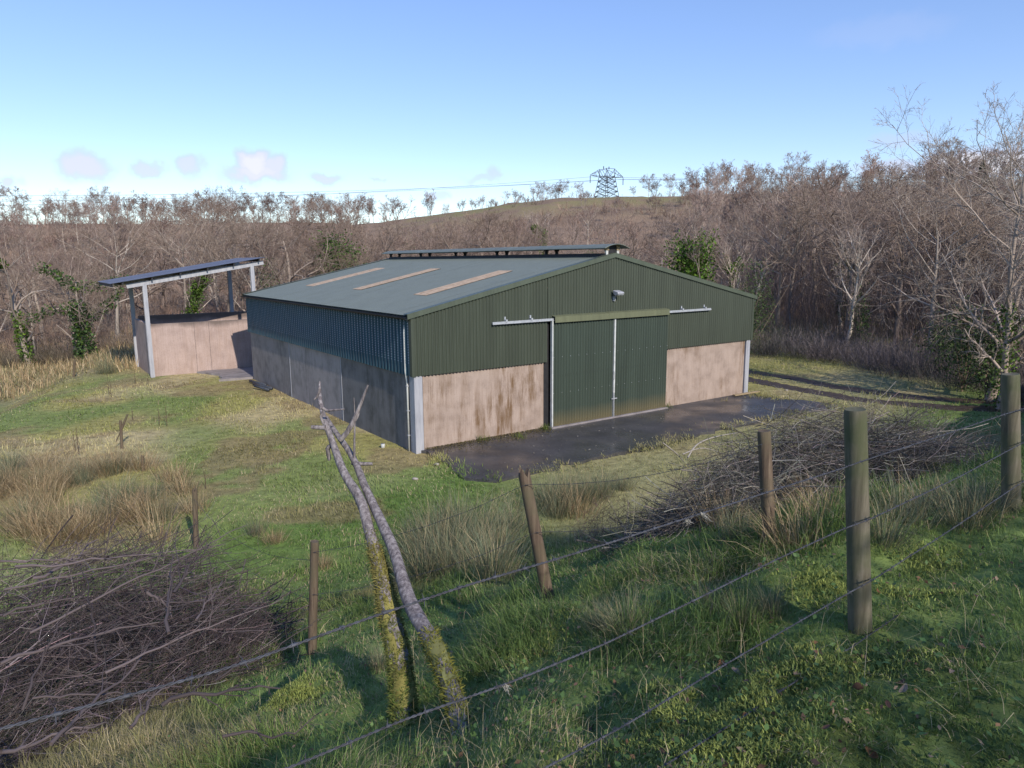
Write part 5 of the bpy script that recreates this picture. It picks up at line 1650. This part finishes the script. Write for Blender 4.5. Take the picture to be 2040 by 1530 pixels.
sp('birch1', 1455, 54, 385, 'grey tree with thin ivy along its fork next to the bright ivy tree', name='ivy_tree', ivy=dict(n=1600, thick=.4, zmax=.7, limbs=5, seed=8))
sp('ash2', 1325, 56, 405, 'pale-limbed bare tree just past the barn ridge', name='bare_tree')
sp('ash2', 430, 95, 372, 'tall pale twin-limbed tree standing above the open shed roof', name='bare_tree')
sp('big', 2015, 34, 60, 'tall spreading bare tree with ivy low on its trunk at the wood edge', name='bare_tree', sx=1.0, ivy=dict(n=2200, thick=.5, zmax=.45, limbs=0, seed=9, size=(.04, .08)))
sp('gnarl', 1990, 36, 430, 'low wide-armed bare tree under the tall spreading one', name='bare_tree', sx=1.2)
sp('big', 2090, 40, 170, 'bare tree crowding behind the tall spreading one', name='bare_tree')
sp('ash1', 1625, 66, 292, 'tallest reddish-topped tree of the dense wood beside the track', name='bare_tree')
sp('far3', 1600, 74, 315, 'red-twigged birch crown behind the tallest wood tree', name='bare_tree')
sp('far3', 1665, 78, 318, 'red-twigged birch just past the tallest wood tree', name='bare_tree')
sp('ash2', 1570, 58, 340, 'grey spreading tree at the wood edge with pale lower trunk', name='bare_tree')

# the wood: individuals in bands of distance
L_EDGE = 'bare tree at the near edge of the scrub woodland'
L_MID = 'bare tree standing in the middle of the hillside woodland'
L_FAR = 'small bare tree high on the wooded hillside'
L_RIDGE = 'bare tree silhouetted against the sky along the hill ridge'
def ok(x, y, dmin):
    return all((x - a) ** 2 + (y - b) ** 2 > dmin ** 2 for a, b in TREES)


def band(n, keys, R0f, R1f, Hr, label, group, dmin, pxr=(-160, 2200)):
    c = 0; tries = 0
    while c < n and tries < n * 30:
        tries += 1
        px = rng_t.uniform(*pxr); R = rng_t.uniform(R0f(px), R1f(px))
        x, y = wood_pt(px, R)
        if not ok(x, y, dmin): continue
        H = rng_t.uniform(*Hr)
        ky = keys[int(rng_t.integers(0, len(keys)))]
        plant(ky, x, y, H, LOOK[ky] + ' ' + label, LOOK[ky] + ' ' + group); c += 1


edge = lambda px: np.interp(px, [-200, 250, 900, 1400, 1600, 1800, 2200], [63, 58, 57, 52, 52, 46, 40])
band(54, ['sallow1', 'ash2', 'ash1', 'gnarl', 'birch1', 'sallow2'], lambda p: edge(p) + 1, lambda p: edge(p) + 26, (6.5, 11.0), L_EDGE, 'trees at the near wood edge', 2.6, (-160, 1330))
band(36, ['ash1', 'ash2', 'birch1', 'pole1', 'sallow1'], lambda p: edge(p) + 2, lambda p: edge(p) + 26, (8.5, 12.5), 'bare tree of the dense wood just beyond the muddy track', 'tall trees beyond the track', 2.4, (1480, 2250))
band(34, ['sallow1', 'birch1', 'pole1', 'ash1', 'far2'], lambda p: 75, lambda p: 125, (5.5, 8.5), L_MID, 'trees in the middle of the hillside wood', 3.0, (-160, 1450))
band(46, ['far1', 'ash1', 'birch1', 'far3', 'ash2'], lambda p: edge(p) + 26, lambda p: 130, (9.5, 13.5), 'bare tree in the tall wood rising behind the track', 'trees of the tall wood', 3.0, (1370, 2250))
band(62, ['far1', 'far3', 'far1', 'ash2'], lambda p: 110, lambda p: 232, (7.0, 11), L_FAR, 'trees high on the hillside', 4.0, (-150, 760))
band(16, ['far2', 'far1'], lambda p: 120, lambda p: 190, (3.5, 5.5), L_FAR, 'trees high on the hillside', 4.0, (760, 1370))
band(52, ['far3', 'far1', 'far3'], lambda p: 130, lambda p: 228, (8.5, 12.5), 'tree on the crest of the tall wood', 'crest trees of the tall wood', 4.0, (1375, 2200))


def ridge(pxs, tops, keys, label=L_RIDGE, R=238):
    for px, tp in zip(pxs, tops):
        px = px + rng_t.normal(0, 4); tp = tp - rng_t.uniform(0, 14); R_ = R + rng_t.uniform(-8, 8)
        x, y = wood_pt(px, R_); H = top_h(px, tp, R_)
        if H < 2: continue
        ky = keys[int(rng_t.integers(0, len(keys)))]
        plant(ky, x, y, H, LOOK[ky] + ' ' + label, LOOK[ky] + ' trees along the ridge', sx=rng_t.uniform(1.0, 1.45))


K = ['far1', 'far2', 'far3']
ridge(np.linspace(-60, 190, 12), 400 + 22 * rng_t.random(12), K)
ridge(np.linspace(200, 330, 8), 380 + 25 * rng_t.random(8), K)
ridge(np.linspace(340, 490, 9), 385 + 28 * rng_t.random(9), K)
ridge(np.linspace(500, 752, 16), 384 + 14 * rng_t.random(16), ['far3', 'far1'])
ridge([775, 800, 862, 930, 945, 965, 985], [405, 393, 378, 398, 392, 388, 392], ['far2'])
ridge([1015, 1035, 1060, 1080, 1095, 1110, 1125, 1145, 1160], [392, 383, 375, 366, 368, 362, 358, 374, 380], ['far2', 'far1'])
ridge([1258, 1290, 1302, 1330, 1350, 1365], [372, 358, 362, 350, 360, 352], ['far1', 'far2'])

# ridge conifers at the top of the tall wood
def conifer(px, R, top, seed, label):
    x, y = wood_pt(px, R); H = top_h(px, top, R); rg = np.random.default_rng(seed)
    e = empty('spruce_tree', (x, y, float(height(x, y))), 0, label, 'tree', None)
    V_, F_ = tube_np(np.array([[[0, 0, -.3], [0, 0, H * .5], [0, 0, H]]]), np.array([[.16, .1, .02]]), 6)
    obj('trunk', np_mesh('trunk', V_, [F_], np.broadcast_to(BROWN * .6, V_.shape), True), M['twig'], e)
    n = 2600; t = rg.random(n) ** .8; z = H * (.06 + .94 * t); rad = (1 - t) * H * .30 * (.55 + .6 * rg.random(n)) * (.75 + .5 * vnoise(z * 1.6, np.zeros(n), seed)) + .05
    th = rg.uniform(0, 6.28, n); pos = np.stack([rad * np.cos(th), rad * np.sin(th), z - rad * .35], 1)
    V_, F_ = leaf_cards(pos, rg.uniform(.12, .28, n), rg, .2, .35)
    obj('crown', np_mesh('crown', V_, [F_], np.repeat(np.array([.028, .045, .022]) * rg.uniform(.5, 1.6, (n, 1)), 4, axis=0)), M['leaf'], e)


conifer(1868, 150, 330, 1, 'pointed dark spruce on the skyline above the tall wood')
conifer(1838, 152, 340, 2, 'second smaller spruce close beside the pointed one on the skyline')
conifer(1930, 120, 322, 3, 'dark spruce on the skyline behind the tall spreading bare tree')

# ------------------------------------------------------------------ hillside scrub (one brown mass)
def bush_template(seed, n_stem, H, spread):
    rg = np.random.default_rng(seed)
    P = np.zeros((n_stem, 4, 3)); ph = rg.uniform(0, 6.28, n_stem); r_ = rg.random(n_stem) * .5
    P[:, 0, 0] = r_ * np.cos(ph); P[:, 0, 1] = r_ * np.sin(ph); P[:, 0, 2] = -.1
    d_ = np.stack([np.cos(ph) * spread, np.sin(ph) * spread, np.ones(n_stem)], 1) + rg.normal(0, .15, (n_stem, 3)); d_ /= np.linalg.norm(d_, axis=1, keepdims=True)
    Ln = H * rg.uniform(.55, 1.1, n_stem)
    for j in range(1, 4):
        P[:, j] = P[:, j - 1] + d_ * (Ln / 3)[:, None]; d_ = d_ + rg.normal(0, .22, d_.shape); d_ /= np.linalg.norm(d_, axis=1, keepdims=True)
    q2, r2 = branch_level(P, np.full((n_stem, 4), .02), 7, rg, .15, 1, .75, .45, 2, .06, .1, .6, .3, .01)
    return P, q2


def ribbon(P, w, rg):
    """flat crossed ribbon for far stems: (n,k,3)"""
    n, k, _ = P.shape
    a = rg.uniform(0, 3.14, n); s = np.stack([np.cos(a), np.sin(a), 0 * a], 1)[:, None, :]
    ww = np.asarray(w).reshape(-1, 1, 1) * np.linspace(1, .35, k)[None, :, None]
    V_ = np.stack([P - s * ww / 2, P + s * ww / 2], 2).reshape(-1, 3)
    idx = np.arange(n * k * 2).reshape(n, k, 2)
    F_ = np.stack([idx[:, :-1, 0], idx[:, :-1, 1], idx[:, 1:, 1], idx[:, 1:, 0]], -1).reshape(-1, 4)
    return V_, F_


def scrub(name, n, R0f, R1f, pxr, Hr, cols, label, seed, n_stem=12, dens=None, wmul=1.0, cat='scrub', spread=.75):
    rg = np.random.default_rng(seed)
    tem = [bush_template(seed * 10 + i, n_stem, 1.0, spread) for i in range(6)]
    px = rg.uniform(*pxr, n); r0 = R0f(px); r1 = R1f(px)
    u = rg.random(n); R = r0 + (r1 - r0) * u ** 1.0
    t = (px - PW / 2) / FPX; x = R * t / np.sqrt(1 + t * t); y = R / np.sqrt(1 + t * t)
    if dens is not None:
        k = dens(x, y, px, R); x, y, px, R = x[k], y[k], px[k], R[k]; n = len(x)
    z = height(x, y); H = rg.uniform(*Hr, n) * (.7 + .6 * fbm(x * .08, y * .08, 5, 3)); rot = rg.uniform(0, 6.28, n)
    tn = fbm(x * .05, y * .05, seed, 3)
    ci = np.clip(((tn - .3) / .4 * len(cols)).astype(int) + rg.integers(-1, 2, n), 0, len(cols) - 1)
    base = np.array(cols)[ci] * rg.uniform(.75, 1.3, (n, 1))
    nb = NB(); ti = rg.integers(0, 6, n)
    for k in range(6):
        m_ = ti == k
        if not m_.any(): continue
        for L_, T_ in enumerate(tem[k]):
            nn, kk, _ = T_.shape
            c, s = np.cos(rot[m_]), np.sin(rot[m_])
            sc = H[m_]
            X_ = (T_[None, :, :, 0] * c[:, None, None] - T_[None, :, :, 1] * s[:, None, None]) * sc[:, None, None] * .8 + x[m_][:, None, None]
            Y_ = (T_[None, :, :, 0] * s[:, None, None] + T_[None, :, :, 1] * c[:, None, None]) * sc[:, None, None] * .8 + y[m_][:, None, None]
            Z_ = T_[None, :, :, 2] * sc[:, None, None] + z[m_][:, None, None]
            Q_ = np.stack([X_, Y_, Z_], -1).reshape(-1, kk, 3)
            w_ = np.repeat((.00028 * R[m_] + .006) * wmul * (1 if L_ == 0 else .75), nn) * rg.uniform(.6, 1.4, m_.sum() * nn)
            V_, F_ = ribbon(Q_, w_, rg)
            nb.add(V_, F_, np.repeat(np.repeat(base[m_], nn, axis=0) * rg.uniform(.6, 1.4, (m_.sum() * nn, 1)), kk * 2, axis=0))
    return obj(name, nb.mesh(name), M['twig'], kind='stuff', label=label, cat=cat)


SC = [(.15, .10, .09), (.23, .155, .12), (.18, .14, .12), (.21, .175, .155), (.26, .185, .14)]  # tones darkened to read as shadow gaps among the trees
scrub('hillside_scrub', 1500, lambda p: edge(p) + 2, lambda p: edge(p) + 40, (-200, 2300), (1.4, 2.8), SC, 'reddish-brown leafless scrub covering the lower hillside', 3, 11)
scrub('hillside_scrub', 2200, lambda p: edge(p) + 38, lambda p: 0 * p + 240, (-180, 2240), (2.0, 3.4), SC, 'brown leafless scrub covering the upper hillside', 4, 8, wmul=1.3,
      dens=lambda x, y, px, R: ~((px > 740) & (px < 1350) & (R > 170) & (fbm(x * .05, y * .05, 8, 3) > .42)))
scrub('tall_thicket', 800, lambda p: edge(p) + 4, lambda p: edge(p) + 60, (1480, 2300), (5, 9.0), [(.17, .135, .125), (.14, .105, .10), (.20, .17, .15)], 'grey-brown thicket filling the tall wood beyond the track', 6, 11, spread=.25)
# dark bramble bank below the wood
scrub('bramble_bank', 420, lambda p: edge(p) - 5.5, lambda p: edge(p) + 3, (1500, 2300), (1.4, 2.6), [(.12, .105, .11), (.15, .125, .12), (.10, .10, .085)], 'dark bramble and blackthorn bank at the foot of the tall wood', 7, 16, cat='bramble', spread=1.1)
scrub('bramble_hedge', 300, lambda p: edge(p) - 1.5, lambda p: edge(p) + 3, (-200, 760), (1.0, 2.0), [(.15, .115, .095), (.19, .145, .11), (.13, .11, .08)], 'low dark bramble edge between dry field and scrub', 8, 14, cat='bramble', spread=1.0)
# evergreen undergrowth: holly and ivy leaves in the shade of the wood
def leafy(name, spots, label, seed, size, col, cat='bush'):
    rg = np.random.default_rng(seed)
    for i, (px, R, top, w, n, lab) in enumerate(spots):
        x, y = wood_pt(px, R); H = max(.8, top_h(px, top, R))
        d_ = rg.normal(0, 1, (n, 3)); d_ /= np.linalg.norm(d_, axis=1, keepdims=True)
        rad = rg.random(n) ** .45 * (.55 + .8 * vnoise(d_[:, 0] * 2.5 + 9, d_[:, 1] * 2.5 + d_[:, 2] * 2 + i * 5, seed))
        pos = d_ * rad[:, None] * np.array([w, w, H * .5]) + np.array([0, 0, H * .5])
        pos[:, 2] = np.maximum(pos[:, 2], .02)
        e = empty(name, (x, y, float(height(x, y))), 0, lab, cat)
        nb = NB(); V_, F_ = leaf_cards(pos, rg.uniform(*size, n), rg, .5, .6)
        obj('foliage', np_mesh('foliage', V_, [F_], np.repeat(np.array(col) * rg.uniform(.4, 1.7, (n, 1)), 4, axis=0)), M['leaf'], e)
        T_ = np.zeros((6, 4, 3)); T_[:, 1:] = np.cumsum(np.repeat((rg.normal(0, .3, (6, 1, 3)) * np.array([w, w, 0]) + np.array([0, 0, H * .28])), 3, axis=1), axis=1)
        V_, F_ = tube_np(T_, np.tile(np.linspace(.04, .01, 4), (6, 1)), 4)
        obj('stem', np_mesh('stem', V_, [F_], np.broadcast_to(BROWN * .6, V_.shape), True), M['twig'], e)


leafy('holly_bush', [(1935, 38, 590, 1.2, 2200, 'dark glossy evergreen bush behind the fence post by the brush heap'), (1985, 36, 620, 1.0, 1700, 'evergreen bush under the tall spreading bare tree'), (1890, 42, 600, 1.0, 1500, 'small evergreen bush at the foot of the bare wood'),
                     (1690, 56, 470, 1.2, 1400, 'olive-leaved bush high among grey trunks of the tall wood'), (1720, 50, 575, .7, 700, 'little green bush above the bramble bank'), (535, 57, 530, 1.0, 1200, 'green low bush between the open shed and the barn eave'),
                     (1500, 50, 520, 1.6, 2600, 'dark evergreen shadowy bush close past the barn eave'), (1470, 47, 560, 1.3, 1800, 'dull green bush just over the barn verge'), (820, 100, 462, 1.4, 900, 'dull green gorse clump on the hillside over the roof'), (1180, 85, 470, 1.8, 1500, 'dull green gorse mass past the ridge canopy')],
      '', 3, (.04, .08), (.065, .10, .035))

# ------------------------------------------------------------------ pylon and lines
M['pylon'] = simple('pylon_steel', [(.055, .06, .075), (.085, .095, .115)], 3, .6, .2)
PR = 268.0
pxy = np.array(wood_pt(1205, PR)); pz = float(height(*pxy))
pyl = empty('power_pylon', (pxy[0], pxy[1], pz), 0, 'grey lattice steel power pylon standing behind the hill crest', 'pylon')
mpp = PR / FPX / math.sqrt(1 + (185 / FPX) ** 2) * 1.0
Y_of = lambda py: float((CAM + pix_dir(1205, py) * (PR / np.hypot(*pix_dir(1205, py)[:2])))[2]) - pz
zt, zw, zb = Y_of(337), Y_of(352), -.5
Xo = lambda px: (px - 1205) * PR / FPX
th = .55
ux, uy = np.array([math.cos(th), math.sin(th), 0]), np.array([-math.sin(th), math.cos(th), 0])


def pl(a, b, z): return ux * a + uy * b + np.array([0, 0, z])


mast = MB(); bw = .13
wb, wt = 3.7, 2.0
zs = np.linspace(zb, zw, 7)
lw = lambda z: wb + (wt - wb) * (z - zb) / (zw - zb)
for sx in (-1, 1):
    for sy in (-1, 1): mast.bar(pl(sx * wb, sy * wb, zb), pl(sx * wt, sy * wt, zw), bw * 1.5, bw * 1.5).bar(pl(sx * wt, sy * wt, zw), pl(sx * wt * .95, sy * wt * .95, zt), bw * 1.3, bw * 1.3)
for i in range(6):
    a, b = lw(zs[i]), lw(zs[i + 1])
    for (s0, s1) in (((-1, -1), (1, -1)), ((1, -1), (1, 1)), ((1, 1), (-1, 1)), ((-1, 1), (-1, -1))):
        mast.bar(pl(s0[0] * a, s0[1] * a, zs[i]), pl(s1[0] * b, s1[1] * b, zs[i + 1]), bw, bw).bar(pl(s1[0] * a, s1[1] * a, zs[i]), pl(s0[0] * b, s0[1] * b, zs[i + 1]), bw, bw)
        mast.bar(pl(s0[0] * b, s0[1] * b, zs[i + 1]), pl(s1[0] * b, s1[1] * b, zs[i + 1]), bw, bw)
mast.build('mast', M['pylon'], pyl)
arm = MB(); AL = 7.6
for sy in (-1, 1):
    arm.bar(pl(-AL, 0, zw + .1), pl(0, sy * wt, zw - .3), bw, bw).bar(pl(AL, 0, zw + .1), pl(0, sy * wt, zw - .3), bw, bw)
    for sx in (-1, 1):
        arm.bar(pl(sx * AL, 0, zw + .2), pl(sx * wt * .95, sy * wt * .9, zt), bw, bw)
        for f_ in (.25, .5, .75): arm.bar(pl(sx * AL * (1 - f_) + 0, sy * wt * f_, zw), pl(sx * (AL * (1 - f_) + wt * .95 * f_), sy * wt * .9 * f_, zw + .2 + (zt - zw) * f_), bw * .8, bw * .8)
    arm.bar(pl(-wt, sy * wt, zt), pl(wt, sy * wt, zt), bw, bw)
    arm.bar(pl(-wt, sy * wt, zt), pl(0, sy * wt, zw), bw, bw).bar(pl(wt, sy * wt, zt), pl(0, sy * wt, zw), bw, bw)
arm.build('crossarm', M['pylon'], pyl)
for sx in (-1.6, .9):
    MB().tube([pl(sx, 0, zt), pl(sx, 0, zt + .9)], .16, 6).build('peak', M['pylon'], pyl)
M['cable'] = simple('cable', [(.10, .11, .13), (.16, .17, .19)], 3, .6)
att = [(-AL, 'outer'), (0, 'middle'), (AL, 'far')]
for i, (a, nm) in enumerate(att):
    p0_ = pxy_z = np.array([pxy[0], pxy[1], pz]) + pl(a, 0, zw - (.5 if i != 1 else 1.0))
    ins = MB().tube([pl(a, 0, zw - .1), pl(a, 0, zw - 2.6)], .14, 6).build('insulator', M['pylon'], pyl)
    yl = (386, 399, 410)[2 - i]; yr = (329, 334, 340)[2 - i]
    for side, (px, py, R2) in enumerate(((-250, yl + 4, 255), (2350, yr - 4, 300))):
        d = pix_dir(px, py); q_ = CAM + d * (R2 / np.hypot(*d[:2]))
        t = np.linspace(0, 1, 40)[:, None]
        C_ = p0_ * (1 - t) + q_ * t; C_[:, 2] -= (7.0 if side == 0 else 6.0) * (t * (1 - t))[:, 0]
        V_, F_ = tube_np(C_[None], np.full((1, 40), .045), 5)
        obj('power_line', np_mesh('power_line', V_, [F_], None, True), M['cable'], label=f'{nm} overhead cable ' + ('over the barn-side woods from the pylon' if side == 0 else 'from the pylon towards the tall wood'), cat='cable')

# ------------------------------------------------------------------ unseen hedge added behind the viewpoint to shade the bank
rg = np.random.default_rng(55)
n = 84000
s_ = rg.uniform(-26, 17, n); dd = -7.0 + rg.normal(0, .45, n)
hh = np.interp(s_, [-26, 4, 9, 17], [4.3, 4.4, 3.0, 1.0]) * (.8 + .4 * vnoise(s_ * .6, 0 * s_, 3))
x, y = FX + FD[0] * s_ + FN[0] * dd, FY + FD[1] * s_ + FN[1] * dd
P = np.column_stack([x, y, height(x, y) + hh * rg.random(n) ** .8])
V_, F_ = leaf_cards(P, rg.uniform(.026, .060, n), rg, .2, .6)
hd = empty('shade_hedge', (FX + FN[0] * -7, FY + FN[1] * -7, 4.3), 0, 'unseen hedge added along the opposite roadside to shade the bank', 'hedge')
o_ = obj('foliage', np_mesh('foliage', V_ - np.array([FX + FN[0] * -7, FY + FN[1] * -7, 4.3]), [F_], np.repeat(np.array([.05, .075, .03]) * rg.uniform(.5, 1.6, (n, 1)), 4, axis=0)), M['leaf'], hd)
